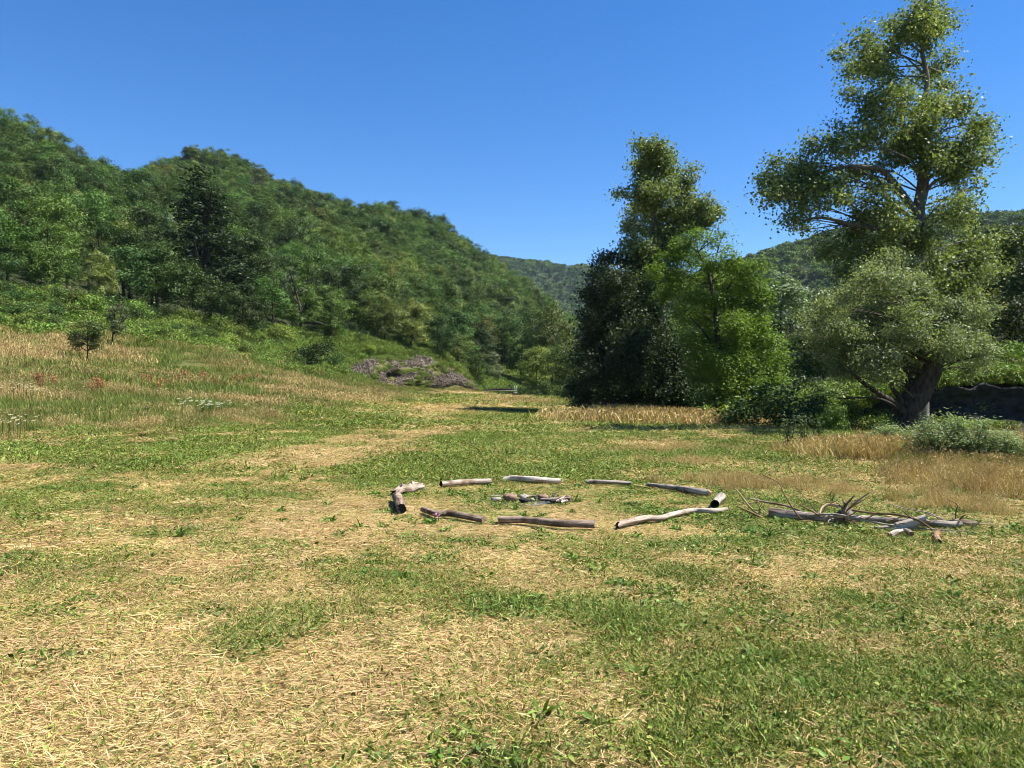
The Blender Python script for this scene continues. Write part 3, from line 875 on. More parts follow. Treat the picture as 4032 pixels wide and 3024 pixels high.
T('mid', 272, 96, 0.85, 'layered green tree above the dark round bush, leftmost of the pair', 1.05)
T('tall', 300, 100, 0.8, 'layered green tree above the dark round bush, rightmost of the pair', 1.1)
T('mid', 330, 102, 0.85, 'green tree standing above the left end of the bare bank')
T('olive', 385, 109, 0.9, 'olive tree on top of the bare bank, left of two', 1.0)
T('olive', 412, 112, 0.95, 'olive tree on top of the bare bank, right of two', 1.0)
T('dark', 440, 116, 0.8, 'dark tree at the top right of the bare bank')
T('olive', 458, 121, 0.75, 'olive tree sloping down to the right end of the bare bank', 1.15)
T('mid', 478, 124, 0.62, 'small green tree just left of the rusty farm implement', 1.1)
T('grey', 492, 132, 0.5, 'silvery low tree behind the rusty farm implement', 1.4)
T('olive', 551, 136, 1.85, 'large yellowish olive tree at the far end of the meadow', 0.8)
T('light', 536, 124, 1.0, 'round light green tree at the meadow end, in front of the large olive tree', 1.1)
T('mid', 565, 118, 1.0, 'round green tree at the meadow end beside the dark tree', 1.1)
T('light', 521, 138, 1.05, 'pale green tree between hillside and the large olive tree')
T('grey', 582, 150, 1.15, 'silver-grey tree peeping out left of the dark tree', 0.9)
T('dark', 512, 150, 0.9, 'dark tree behind the meadow end on the valley floor')
T('grey', 778, 62, 0.98, 'grey-green narrow tree just right of the bright locust', 1.15, 0)
T('grey', 800, 66, 0.92, 'grey-green narrow tree between the bright locust and the willow', 1.1, 1)
T('dark', 826, 58, 0.78, 'dark tree in shade left of the willow crown', 1.15)
T('dark', 855, 62, 0.9, 'dark tree in shade behind the willow crown', 1.1)
T('dark', 632, 66, 1.05, 'dark tree hidden behind the two-topped poplar', 1.1)
T('mid', 690, 64, 1.0, 'mid green tree hidden behind the bright locust', 1.1)
T('mid', 745, 70, 1.0, 'mid green tree showing over the right shoulder of the locust', 1.1)
T('mid', 900, 66, 1.1, 'green tree behind the trunk of the tallest poplar', 1.1)
T('tall', 1012, 60, 0.85, 'tall dark green tree at the right picture edge', 1.0)
T('cone', 975, 74, 0.8, 'pointed conifer at the right behind the tallest poplar', 1.1)
T('mid', 950, 62, 0.85, 'green tree on the rise right of the willow', 1.15)
T('olive', 990, 52, 0.62, 'olive tree above the dark earth bank', 1.2)
T('dark', 1035, 50, 0.8, 'dark tree cut by the right picture edge above the earth bank', 1.1)
T('dark', 935, 55, 0.66, 'dark tree straight above the left end of the earth bank', 1.1)
T('dark', 1003, 66, 1.1, 'dark tree behind the olive tree above the earth bank', 1.1)

# two small trees standing on the left meadow
def small_tree(px, Y, hgt, wid, label, cols, n, lean=0.0, bare=False, var=0):
    loc = np.array(on(px, Y, -0.05))
    t = empty('young_tree', loc); tag(t, label, 'tree')
    r = np.random.default_rng(900 + var)
    pth = smooth_path([(0, 0, -0.2), (0.02, 0, hgt * 0.2), (lean * 0.5, 0, hgt * 0.55), (lean, 0, hgt * 0.9)], 10)
    v, f = tube(pth, np.linspace(0.022 * hgt, 0.006 * hgt, 10), 8); obj('trunk', mesh_np('trunk', v, f, None, True), M_BARK, t)
    L = []
    for _ in range(16):
        d = ball(1, r)[0]; q = r.random() ** 0.4
        L.append((lean * 0.7 + d[0] * q * wid * 0.38, d[1] * q * wid * 0.38, hgt * 0.62 + d[2] * q * hgt * 0.3, wid * 0.17, wid * 0.17, wid * 0.15))
    bmesh_ = branches_mesh('boughs', pth, 0.04, L, r, 2, 0.012 * hgt)
    b = obj('boughs', bmesh_, M_BARK, t); b['kind'] = 'stuff'
    v, f, c = crown(np.array(L), n, 0.11, cols, rng=r, per=16, twig=0.11, sparse=None)
    c_ = obj('crown', mesh_np('crown', v, f, c), M_LEAF, t); c_['kind'] = 'stuff'
    if bare:
        mb = MB()
        for e in ((0.95, 0.0, hgt * 0.78), (0.7, 0.2, hgt * 0.9), (-0.5, 0, hgt * 0.95), (1.5, 0, hgt * 0.86)):
            v, f = tube(smooth_path([pth[5], (pth[5] + np.array(e)) / 2 + (0.1, 0, -0.1), e], 7), np.linspace(0.05, 0.012, 7), 5); mb.add(v, f)
        obj('bare_limb', mb.mesh('bare_limb'), M_BARK, t)
    return t
small_tree(87, 47, 2.9, 2.2, 'small round-crowned young tree alone on the left meadow', [(0.04, 0.06, 0.015), (0.07, 0.09, 0.025), (0.1, 0.12, 0.04)], 3600, 0.05, False, 1)
small_tree(112, 54, 3.6, 2.0, 'small dark crooked tree with a bare limb behind the young tree', [(0.025, 0.035, 0.015), (0.045, 0.06, 0.025), (0.07, 0.085, 0.04)], 2600, 0.25, True, 2)

# ------------------------------------------------------------------ forest on the hillside
g = 4.9
fx, fy = np.meshgrid(np.arange(-260, 75, g), np.arange(50, 405, g))
fx = (fx + RNG.uniform(-1.7, 1.7, fx.shape)).ravel(); fy = (fy + RNG.uniform(-1.7, 1.7, fy.shape)).ravel()
e = fx - xedge(fy)
inner = np.interp(fy, [50, 62, 75, 95, 115, 140, 200], [30, 24, 13, 10, 8.5, 3, 0])
keep = (e < -inner) & (fx / fy > -1.0) & (fx / fy < 0.24)
# nothing beyond the skyline that can never be seen
keep &= fy < np.interp(fx, [-215, -140, -100, -40, 0, 40, 75], [330, 372, 375, 362, 362, 380, 400])
fx, fy = fx[keep], fy[keep]
far_enough = np.ones(len(fx), bool)
for tx, ty, tr in taken:
    far_enough &= np.hypot(fx - tx, fy - ty) > tr
fx, fy = fx[far_enough], fy[far_enough]
# valley floor and right side woods
vx = np.concatenate([RNG.uniform(2, 30, 26), RNG.uniform(14, 60, 60), RNG.uniform(40, 120, 90)])
vy = np.concatenate([RNG.uniform(140, 230, 26), RNG.uniform(75, 150, 60), RNG.uniform(75, 220, 90)])
fx = np.concatenate([fx, vx]); fy = np.concatenate([fy, vy])
fz = height(fx, fy) - 0.15
sel = noise2(fx / 26, fy / 26, 91) * 0.6 + RNG.random(len(fx)) * 0.4
KEYS = ['olive', 'light', 'mid', 'dark', 'tall', 'grey', 'cone']
# browner olive wood at the far left, darker further in
left = sstep(-0.45, -0.62, fx / fy) * sstep(190, 110, fy)
pick = []
for k in range(len(fx)):
    u = sel[k]
    if RNG.random() < left[k] * 0.35: pick.append('olive')
    elif u < 0.24: pick.append('light')
    elif u < 0.29: pick.append('olive')
    elif u < 0.56: pick.append('mid')
    elif u < 0.74: pick.append('dark')
    elif u < 0.82: pick.append('tall')
    elif u < 0.87: pick.append('grey')
    elif u < 0.90: pick.append('cone')
    else: pick.append('dark')
pick = np.array(pick)
fs = RNG.uniform(0.6, 1.22, len(fx)) * np.where(pick == 'cone', 0.72, 1) * np.where(pick == 'tall', 0.84, 1)
fs *= np.interp(fy, [60, 110, 200], [0.8, 1.0, 1.12])
inview = (np.abs(fx / fy) < 0.69) & (fx < xedge(fy) + 1)
order = np.argsort(np.where(inview, fy, 1e6))
NEAR = order[:264]
rest = np.setdiff1d(np.arange(len(fx)), NEAR)
def zone(x, y):
    p = 512 + x / y * F
    if p < 60: return ' in the wood at the left picture edge'
    if p < 150: return ' in the wood left of the biggest conifer'
    if p < 250: return ' in the wood round the biggest conifer'
    if p < 345: return ' on the slope right of the biggest conifer'
    if p < 420: return ' on the slope above the bare bank'
    if p < 500: return ' on the slope above the farm implement'
    return ' at the right foot of the wooded hill'
for k in NEAR:
    key = pick[k]
    put_tree(KIND, key, int(RNG.integers(9)), (fx[k], fy[k], fz[k]), float(fs[k]), float(RNG.random() * 6.28),
             'conifer_tree' if key == 'cone' else 'broadleaf_tree', KIND[key][1] + zone(fx[k], fy[k]), 'tree',
             HG, float(RNG.uniform(0.9, 1.15)))
protos = []; pidx = {}
for key in KEYS:
    pidx[key] = []
    for cm, tm in KIND[key][0]:
        pidx[key].append(len(protos)); protos.append(cm)
idx = np.array([pidx[pick[k]][int(RNG.integers(len(pidx[pick[k]])))] for k in rest])
rot = np.zeros((len(rest), 3)); rot[:, 2] = RNG.random(len(rest)) * 6.28
scatter('forest', np.stack([fx[rest], fy[rest], fz[rest]], -1), rot, fs[rest], idx, protos, 'dense green wood covering the upper hillside up to the skyline', 'forest')

# wood on the far hills: small round crowns
FP = []
for k, cols in enumerate((DK, MD, LT, CN)):
    m = proto_crown('far_crown', 9, 9.5, 9, 1.3, cols, 'round' if k < 3 else 'tall', 400 + k, 260, per=8, twig=0.8)
    m.materials.append(M_LEAF); FP.append(m)
def far_wood(name, grid, n, smin, smax, label, clear=None):
    GX, GY, GZ = grid
    a, b = GX.shape
    u = RNG.random(n) * (a - 1.001); w = RNG.random(n) * (b - 1.001)
    iu = u.astype(int); iw = w.astype(int); du = u - iu; dw = w - iw
    def il(G): return (G[iu, iw] * (1 - dw) + G[iu, iw + 1] * dw) * (1 - du) + (G[iu + 1, iw] * (1 - dw) + G[iu + 1, iw + 1] * dw) * du
    x, y, z = il(GX), il(GY), il(GZ)
    ok = np.abs(x / y) < 0.8
    if clear is not None:
        q = (x - clear[0]) / clear[2], (y - clear[1]) / clear[3]
        ok &= (q[0] ** 2 + q[1] ** 2) > 1
    x, y, z = x[ok], y[ok], z[ok]
    rot = np.zeros((len(x), 3)); rot[:, 2] = RNG.random(len(x)) * 6.28
    pk = (noise2(x / 60, y / 60, 17) * 0.7 + RNG.random(len(x)) * 0.3)
    ix = np.where(pk < 0.3, 2, np.where(pk < 0.55, 1, np.where(pk < 0.85, 0, 3)))
    scatter(name, np.stack([x, y, z - 1], -1), rot, RNG.uniform(smin, smax, len(x)), ix, FP, label, 'forest')
cl = at(563, 272, 1500)
far_wood('far_forest', far_a, 14000, 0.9, 1.5, 'blue-green wood on the farthest hill behind the valley', (cl[0], 1440, 34, 60))
far_wood('far_forest', far_b, 11000, 0.8, 1.3, 'wood on the hill behind the big trees at the right')

def fin0(mb, name, mat):
    m = mb.mesh(name); m.materials.append(mat); return m

# ------------------------------------------------------------------ bare eroded bank with a hollow
def eroded():
    nu, nv = 150, 54
    bot = smooth_path([at(338, 392, 92), at(370, 395, 97), at(410, 396, 104), at(450, 397, 112), at(492, 397.5, 119.5)], nu)
    top = smooth_path([at(341, 384, 93.0), at(352, 367, 96.0), at(378, 357, 102), at(400, 361, 106), at(428, 358, 111), at(452, 373, 115.5), at(470, 386, 118), at(492, 394, 120)], nu)
    for k in range(nu):
        bot[k, 2] = h1(bot[k, 0], bot[k, 1]) - 0.35
    v = np.linspace(0, 1, nv)
    G = bot[:, None, :] * (1 - v)[None, :, None] + top[:, None, :] * v[None, :, None]
    U, W = np.meshgrid(np.linspace(0, 1, nu), v, indexing='ij')
    out = np.array([0.8, -0.58, 0.12])
    L = U * 34; H = W * 6
    d = (fbm(L * 0.5, H * 0.7, 71, 4) - 0.5) * 0.6 + (fbm(L * 1.8, H * 2.6, 77, 4) - 0.5) * 0.9
    d += 0.35 + 0.75 * np.sin(W * np.pi) ** 0.6 * (1 - 0.35 * W)
    # the hollow
    q = ((U - 0.37) / 0.042) ** 2 + ((W - 0.42) / 0.17) ** 2
    d -= 2.4 * np.exp(-q ** 1.6)
    d += 0.5 * np.exp(-(((U - 0.37) / 0.06) ** 2 + ((W - 0.66) / 0.1) ** 2))
    fade = np.clip(np.minimum(W / 0.12, (1 - W) / 0.1), 0, 1) * np.clip(np.minimum(U, 1 - U) / 0.05, 0, 1)
    G = G + out * (d * fade)[..., None]
    rock = fbm(L * 0.5, H * 0.5, 83, 3)
    c1 = np.array((0.235, 0.19, 0.15)); c2 = np.array((0.11, 0.09, 0.072)); c3_ = np.array((0.12, 0.13, 0.04))
    n1 = fbm(L * 2, H * 2.5, 87, 3)[..., None]
    col = c1 * (1 - n1) + c2 * n1
    grass = sstep(0.58, 0.66, rock + 0.22 * np.exp(-(((U - 0.5) / 0.1) ** 2)) * (W < 0.7) + 0.3 * sstep(0.85, 1, W))[..., None]
    col = col * (1 - grass) + c3_ * grass
    i = (np.arange(nu - 1)[:, None] * nv + np.arange(nv - 1)[None, :]).ravel()
    f = np.stack([i, i + nv, i + nv + 1, i + 1], -1)
    o = obj('eroded_bank', mesh_np('eroded_bank', G.reshape(-1, 3), f, col.reshape(-1, 3), False), M_SCREE)
    tag(o, 'bare grey-brown eroded bank with a dark hollow at the foot of the hill', kind='structure')
    return G, grass[..., 0], W
BG, bgrass, bw = eroded()

RK = []
for q in range(4):
    r = np.random.default_rng(870 + q); mb = MB()
    for _ in range(26):
        c0 = np.array([r.normal() * 0.45, r.normal() * 0.45, r.normal() * 0.35]); s_ = r.uniform(0.06, 0.2)
        bx = np.array([(-1, -1, -1), (1, -1, -1), (1, 1, -1), (-1, 1, -1), (-1, -1, 1), (1, -1, 1), (1, 1, 1), (-1, 1, 1)], float)
        bx = bx * s_ * r.uniform(0.4, 1.3, 3) * (1 + 0.5 * (r.random((8, 3)) - 0.5))
        a_ = r.random() * 6.28; ca, sa = math.cos(a_), math.sin(a_)
        bx = np.stack([bx[:, 0] * ca - bx[:, 2] * sa, bx[:, 1], bx[:, 0] * sa + bx[:, 2] * ca], -1)
        cc = np.array((0.215, 0.175, 0.138)) * r.uniform(0.5, 1.5)
        mb.add(bx + c0, [(0, 3, 2, 1), (4, 5, 6, 7), (0, 1, 5, 4), (1, 2, 6, 5), (2, 3, 7, 6), (3, 0, 4, 7)], cc)
    RK.append(fin0(mb, 'scree_clump', M_SCREE))
sel_ = (bgrass < 0.5) & (RNG.random(bgrass.shape) < 0.3)
qk = BG[sel_]
U_, W_ = np.meshgrid(np.linspace(0, 1, BG.shape[0]), np.linspace(0, 1, BG.shape[1]), indexing='ij')
hol = (((U_ - 0.37) / 0.05) ** 2 + ((W_ - 0.42) / 0.2) ** 2)[sel_] > 1
qk = qk[hol]
scatter('scree', qk - np.array([0.8, -0.58, 0.12]) * 0.16, RNG.random((len(qk), 3)) * 6.28, RNG.uniform(0.22, 0.55, len(qk)), RNG.integers(0, 4, len(qk)), RK, 'loose broken stone lying on the bare bank', 'scree')
BGS = BG[::5, ::7, :2].reshape(-1, 2)
def on_bank(x, y, r=0.9):
    x = np.atleast_1d(x); y = np.atleast_1d(y)
    return (((x[:, None] - BGS[None, :, 0]) ** 2 + (y[:, None] - BGS[None, :, 1]) ** 2) < r * r).any(1)

# ------------------------------------------------------------------ shrubs at the foot of the hill
def S(key, px, Y, s, label, sx=1.0, name='shrub', dz=-0.08, group=None):
    loc = on(px, Y, dz)
    return put_tree(SHR, key, R.randrange(9), loc, s, R.random() * 6.28, name, label, 'bush' if name == 'bush' else 'shrub', group, sx)
S('dark', 311, 84, 1.25, 'dark rounded bush left of the bare bank', 1.1, 'bush')
S('dark', 330, 87, 0.8, 'smaller dark bush leaning against the dark rounded bush', 1.0, 'bush')
S('dark', 770, 34, 0.85, 'dark green bush between the bright locust and the willow', 1.3, 'bush')
S('dark', 800, 31, 0.62, 'dark bush left of the willow trunk under its low limb', 1.2, 'bush')
S('green', 742, 38, 0.9, 'green bush under the right side of the locust', 1.1, 'bush')
S('bright', 712, 40, 0.75, 'bright little bush at the foot of the locust trunk', 1.0, 'bush')
S('green', 852, 25.4, 0.55, 'leafy green bush just left of the willow trunk', 0.9, 'bush')
S('green', 880, 26.0, 0.6, 'leafy green bush touching the left side of the willow trunk', 0.75, 'bush')
S('green', 832, 25.0, 0.55, 'green fern-like bush second left of the willow trunk', 0.75, 'bush')  # less bright leaf colour gives the shading at the willow base
S('green', 932, 25.0, 0.55, 'leafy green bush touching the right side of the willow trunk', 0.8, 'bush')
S('dark', 820, 40, 0.75, 'dark bush in the gap left of the willow', 1.1, 'bush')  # shade beside the willow base is put into its dark leaf colour
S('olive', 905, 44, 1.0, 'olive bush behind the willow trunk', 1.2, 'bush')
for i, (px, Y, s) in enumerate(((936, 41.0, 0.7), (955, 40.4, 0.6), (975, 41.0, 0.8), (994, 40.6, 0.7), (1012, 41.2, 0.9), (1032, 41.0, 0.8), (1000, 46.5, 1.3), (965, 46, 1.2), (1025, 47, 1.4))):
    S(('bright', 'olive', 'green')[i % 3], px, Y, s, dz=(h1((px - 512) / F * Y, 42.8) - h1((px - 512) / F * Y, Y)) if Y < 42 else -0.08, label=('bright green', 'olive', 'mid green')[i % 3] + ' shrub hanging over the top of the dark earth bank', group='shrubs on the earth bank')
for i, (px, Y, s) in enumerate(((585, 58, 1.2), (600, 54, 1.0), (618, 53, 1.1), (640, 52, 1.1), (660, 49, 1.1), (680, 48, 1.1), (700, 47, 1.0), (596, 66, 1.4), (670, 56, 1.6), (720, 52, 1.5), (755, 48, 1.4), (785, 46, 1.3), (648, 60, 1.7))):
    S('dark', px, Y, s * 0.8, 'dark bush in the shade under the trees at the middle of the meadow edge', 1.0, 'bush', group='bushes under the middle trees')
for i, (px, Y, s) in enumerate(((508, 121, 1.0), (520, 119, 1.1), (532, 117, 1.0), (548, 114, 1.0), (560, 110, 1.0), (574, 104, 1.1), (584, 96, 1.1), (576, 88, 1.1))):
    S(('green', 'dark')[i % 2], px, Y, s, ('green', 'dark')[i % 2] + ' bush along the far end of the meadow', 1.0, 'bush', group='bushes at the meadow end')
for i, (px, Y, s_) in enumerate(((350, 98.5, 0.6), (366, 103, 0.6), (396, 108, 0.55), (412, 112, 0.6), (438, 115.5, 0.8), (449, 118, 0.7), (464, 120.5, 0.6), (405, 106, 0.4))):
    S(('green', 'olive', 'bright')[i % 3], px, Y, s_, ('green', 'olive', 'bright green')[i % 3] + ' shrub growing on the upper edge of the bare bank', group='shrubs on the bare bank', dz=0.25)
n = 0
tries = 0
SG = 'shrubs along the foot of the left hill'
used = []
while n < 190 and tries < 9000:
    tries += 1
    Y = 46 + 82 * R.random()
    ee = -R.random() ** 1.2 * np.interp(Y, [46, 62, 75, 95, 115], [32, 26, 15, 11.5, 9]) - 0.3
    x = float(xedge(Y)) + ee
    if abs(x / Y) > 0.72 or any((x - a) ** 2 + (Y - b) ** 2 < 1.6 ** 2 for a, b in used):
        continue
    p = 512 + x / Y * F
    if on_bank(x, Y, 1.8)[0]: continue      # the bare bank
    used.append((x, Y)); n += 1
    deep = ee < -7
    key = R.choice(['bright', 'green', 'olive', 'green', 'dark'] if not deep else ['green', 'dark', 'dark', 'olive', 'green'])
    s = R.uniform(0.5, 0.95) * (1.25 if deep else 0.9) * (0.75 if key == 'dark' else 1)
    wz = 'low on the slope behind the two small meadow trees' if p < 130 else ('below the dark tree row left of the bare bank' if p < 290 else ('round the bare bank' if p < 480 else 'by the farm implement'))
    put_tree(SHR, key, R.randrange(9), (x, Y, h1(x, Y) - 0.08), s, R.random() * 6.28, 'shrub', SHR[key][1] + ' ' + wz, 'shrub', SG, R.uniform(0.9, 1.25))

# dark earth bank across the stream bed on the right
def earth_bank():
    nu, nv = 120, 30
    xs_ = np.linspace(15.5, 46, nu)
    yb = 38.2 + 1.1 * (fbm(xs_ / 5, xs_ * 0, 51, 3) - 0.5) * 2 + 0.06 * (xs_ - 20)
    zb = height(xs_, yb - 1.0) - 0.6
    zt = height(xs_, yb + 4.0) + 0.1 + (fbm(xs_ * 0.9, xs_ * 0, 57, 3) - 0.6) * 0.9
    v = np.linspace(0, 1, nv)
    X = np.repeat(xs_[:, None], nv, 1); W = np.repeat(v[None, :], nu, 0)
    Z = zb[:, None] * (1 - W) + zt[:, None] * W
    Yy = yb[:, None] + W * 0.5 + 0.9 * (fbm(X * 0.8, Z * 1.1, 53, 4) - 0.5) - 0.35 * sstep(0.78, 0.95, W)
    top = W > 0.97
    Yy = np.where(top, yb[:, None] + 4.0, Yy)
    i = (np.arange(nu - 1)[:, None] * nv + np.arange(nv - 1)[None, :]).ravel()
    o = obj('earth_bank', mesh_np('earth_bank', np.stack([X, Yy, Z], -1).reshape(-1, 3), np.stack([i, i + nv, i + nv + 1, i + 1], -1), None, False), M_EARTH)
    tag(o, kind='structure')
    # roots hanging from the lip
    for k in range(0):
        x0 = R.uniform(19, 27); j = np.argmin(abs(xs_ - x0))
        p0 = np.array([x0, yb[j] - 0.25, zt[j] - 0.25])
        v, f = tube(smooth_path([p0, p0 + (R.uniform(-.3, .3), -0.35, -0.3), p0 + (R.uniform(-.7, .7), -0.5, -R.uniform(0.6, 1.3))], 8), np.linspace(0.018, 0.005, 8), 5)
        ob = obj('root', mesh_np('root', v, f), M_BARK, o)
earth_bank()

# ------------------------------------------------------------------ grass clumps
def blades(mb, n, size, ln, wd, tilt, cols, rng, seg=2, droop=0.35, zr=(0, 0.01), heading=None, hs=0.5, curl=0.0):
    """ribbon blades: base, middle, tip"""
    P = np.zeros((n, 3)); P[:, :2] = rng.uniform(-size / 2, size / 2, (n, 2)); P[:, 2] = rng.uniform(*zr, n)
    a = rng.uniform(0, 2 * np.pi, n) if heading is None else heading + rng.normal(0, hs, n) + np.pi * (rng.random(n) < 0.5)
    el = rng.normal(tilt[0], tilt[1], n)
    el = np.clip(el, -0.02, 1.55)
    L_ = rng.uniform(ln[0], ln[1], n); W_ = rng.uniform(wd[0], wd[1], n)
    H = np.stack([np.cos(a), np.sin(a), 0 * a], -1)
    side = np.stack([-np.sin(a), np.cos(a), 0 * a], -1)
    roll = rng.normal(0, 0.7, n)
    side = side * np.cos(roll)[:, None] + np.array([0, 0, 1.0]) * np.sin(roll)[:, None]
    pts = [P]
    cur = P; e_ = el.copy(); hd = a.copy()
    for k in range(seg):
        hd = hd + rng.normal(0, curl, n) if curl else hd
        H = np.stack([np.cos(hd), np.sin(hd), 0 * hd], -1)
        cur = cur + (H * np.cos(e_)[:, None] + np.array([0, 0, 1.0]) * np.sin(e_)[:, None]) * (L_ / seg)[:, None]
        pts.append(cur); e_ = e_ - droop * (0.5 + rng.random(n))
    rows = []
    for k, p in enumerate(pts):
        w = W_ * (1.0 if k < seg else 0.25) * 0.5
        rows += [p - side * w[:, None], p + side * w[:, None]]
    V_ = np.stack(rows, 1)                                     # n, 2(seg+1), 3
    V_[:, :, 2] = np.maximum(V_[:, :, 2], 0.001)
    base = np.arange(n)[:, None] * (2 * (seg + 1))
    fs_ = np.concatenate([base + np.array([2 * k, 2 * k + 1, 2 * k + 3, 2 * k + 2])[None, :] for k in range(seg)], 0)
    cols = np.asarray(cols, float)
    c = cols[rng.integers(len(cols), size=n)] * rng.uniform(0.6, 1.35, (n, 1))
    mb.add(V_.reshape(-1, 3), fs_, np.repeat(c, 2 * (seg + 1), 0))

def leaflets(mb, n, size, ls, zr, cols, rng, asp=0.6, up=1.0, jit=0.7):
    P = np.zeros((n, 3)); P[:, :2] = rng.uniform(-size / 2, size / 2, (n, 2)); P[:, 2] = rng.uniform(*zr, n)
    nr = rng.normal(size=(n, 3)) * jit; nr[:, 2] += up
    s = rng.uniform(*ls, n)
    v, f = leaf_quads(P, nr, s, asp, rng)
    v[:, 2] = np.maximum(v[:, 2], 0.001)
    cols = np.asarray(cols, float)
    c = cols[rng.integers(len(cols), size=n)] * rng.uniform(0.55, 1.5, (n, 1))
    mb.add(v, f, np.repeat(c, 4, 0))

ST = [(0.53, 0.38, 0.18), (0.47, 0.315, 0.135), (0.61, 0.46, 0.235), (0.39, 0.255, 0.1), (0.54, 0.36, 0.19), (0.44, 0.34, 0.125)]
GRN = [(0.115, 0.165, 0.024), (0.145, 0.195, 0.033), (0.088, 0.135, 0.02), (0.18, 0.22, 0.045), (0.115, 0.17, 0.038)]
GRY = [(0.22, 0.235, 0.045), (0.27, 0.26, 0.065), (0.17, 0.2, 0.035)]
DRY = [(0.45, 0.32, 0.145), (0.4, 0.28, 0.12), (0.52, 0.395, 0.2), (0.47, 0.355, 0.17), (0.35, 0.24, 0.1), (0.3, 0.27, 0.09)]
TGR = [(0.18, 0.185, 0.05), (0.13, 0.165, 0.035), (0.22, 0.21, 0.065), (0.11, 0.15, 0.04)]

def fin(mb, name, mat):
    m = mb.mesh(name); m.materials.append(mat); return m

def straw_patch(size, k, n, seed):
    r = np.random.default_rng(seed); mb = MB()
    blades(mb, n, size, (0.035 * k, 0.13 * k), (0.0024 * k, 0.0044 * k), (0.09, 0.16), ST, r, 2, 0.08, (0.004 * k, 0.03 * k), 0.15, 0.5, 0.15)
    blades(mb, int(n * 0.8), size, (0.02 * k, 0.08 * k), (0.003 * k, 0.006 * k), (0.15, 0.25), ST, r, 2, 0.15, (0.002 * k, 0.02 * k), None, 0.5, 0.3)
    blades(mb, n // 14, size, (0.04 * k, 0.11 * k), (0.003 * k, 0.005 * k), (0.8, 0.35), ST + GRY, r, 2, 0.4)
    leaflets(mb, n // 9, size, (0.015 * k, 0.04 * k), (0.006 * k, 0.04 * k), GRN + GRY, r, 0.6, 0.9, 0.6)
    blades(mb, n // 5, size, (0.03 * k, 0.08 * k), (0.004 * k, 0.007 * k), (0.6, 0.4), GRY + GRN, r, 2, 0.4)
    return fin(mb, 'straw_clump', M_STRAW)

def green_patch(size, k, n, seed, leafy=1.0, dryp=0.7):
    r = np.random.default_rng(seed); mb = MB()
    blades(mb, n, size, (0.04 * k, 0.11 * k), (0.004 * k, 0.008 * k), (0.75, 0.4), GRN + GRN + GRN + GRY[:1], r, 2, 0.5)
    leaflets(mb, int(n * 0.55 * leafy), size, (0.012 * k, 0.032 * k), (0.01 * k, 0.06 * k), GRN + GRN + GRN + GRY[:1] + [(0.2, 0.27, 0.09)], r, 0.5, 0.7, 0.8)
    blades(mb, int(n * 0.8), size, (0.04 * k, 0.1 * k), (0.0028 * k, 0.005 * k), (0.6, 0.45), GRN + GRN + GRY[:1], r, 2, 0.5)
    leaflets(mb, int(n * 0.03 * leafy), size, (0.05 * k, 0.09 * k), (0.02 * k, 0.05 * k), GRN[:3], r, 0.3, 0.4, 0.9)
    blades(mb, int(n * dryp), size, (0.025 * k, 0.085 * k), (0.003 * k, 0.005 * k), (0.22, 0.2), ST, r, 2, 0.1, (0.004 * k, 0.03 * k), 0.15, 0.7)
    return fin(mb, 'green_clump', M_GRASS)

def mixed_patch(size, k, n, seed):
    r = np.random.default_rng(seed); mb = MB()
    blades(mb, n // 2, size, (0.04 * k, 0.1 * k), (0.004 * k, 0.007 * k), (0.6, 0.4), GRN + GRY + GRY, r, 2, 0.5)
    leaflets(mb, n // 4, size, (0.015 * k, 0.036 * k), (0.006 * k, 0.04 * k), GRN + GRY, r, 0.6, 0.9, 0.6)
    blades(mb, int(n * 1.3), size, (0.03 * k, 0.11 * k), (0.003 * k, 0.005 * k), (0.14, 0.2), ST, r, 2, 0.1, (0.004 * k, 0.03 * k), 0.15, 0.65, 0.2)
    return fin(mb, 'mixed_clump', M_GRASS)

def tall_patch(size, k, n, seed, cols, hgt, heads=True, wd=(0.004, 0.008), lean=(1.25, 0.22)):
    r = np.random.default_rng(seed); mb = MB()
    blades(mb, n, size, hgt, (wd[0] * k, wd[1] * k), lean, cols, r, 3, 0.16, (0, 0.01), None)
    blades(mb, n // 2, size, (hgt[0] * 0.4, hgt[1] * 0.6), (wd[0] * 1.3 * k, wd[1] * 1.5 * k), (0.9, 0.4), list(cols) + TGR, r, 3, 0.35)
    if heads:
        m = n // 2
        P_ = np.zeros((m, 3)); P_[:, :2] = r.uniform(-size / 2, size / 2, (m, 2)); P_[:, 2] = r.uniform(hgt[0] * 0.8, hgt[1] * 0.95, m)
        nr = r.normal(size=(m, 3)); nr[:, 2] *= 0.2
        v, f = leaf_quads(P_, nr, r.uniform(0.05, 0.11, m) * (0.5 + 0.5 * k), 0.22, r, 0.5)
        cc = np.asarray(cols)[r.integers(len(cols), size=m)] * r.uniform(0.8, 1.2, (m, 1))
        mb.add(v, f, np.repeat(cc, 4, 0))
    return fin(mb, 'tall_clump', M_GRASS)

def band_points(y0, y1, per_m2, pad=4.0):
    """points over the meadow, reaching four metres past what the picture shows on each side"""
    if y0 < 2.6: y0 = 0.2
    n = int((y1 - y0) * 2 * (0.72 * y1 + pad) * per_m2)
    y = RNG.uniform(y0, y1, n)
    x = RNG.uniform(-1, 1, n) * (0.72 * y1 + pad)
    ok = np.abs(x) < 0.72 * y + pad
    return x[ok], y[ok]

pts, rots, scs, ids = [], [], [], []
PRO = []
def put(x, y, z, pi, s, rz, tilt=None):
    s = np.asarray(s, float)
    if s.ndim == 1: s = np.repeat(s[:, None], 3, 1)
    pts.append(np.stack([x, y, z], -1)); ids.append(pi); scs.append(s)
    r_ = np.zeros((len(x), 3)); r_[:, 2] = rz; rots.append(r_)

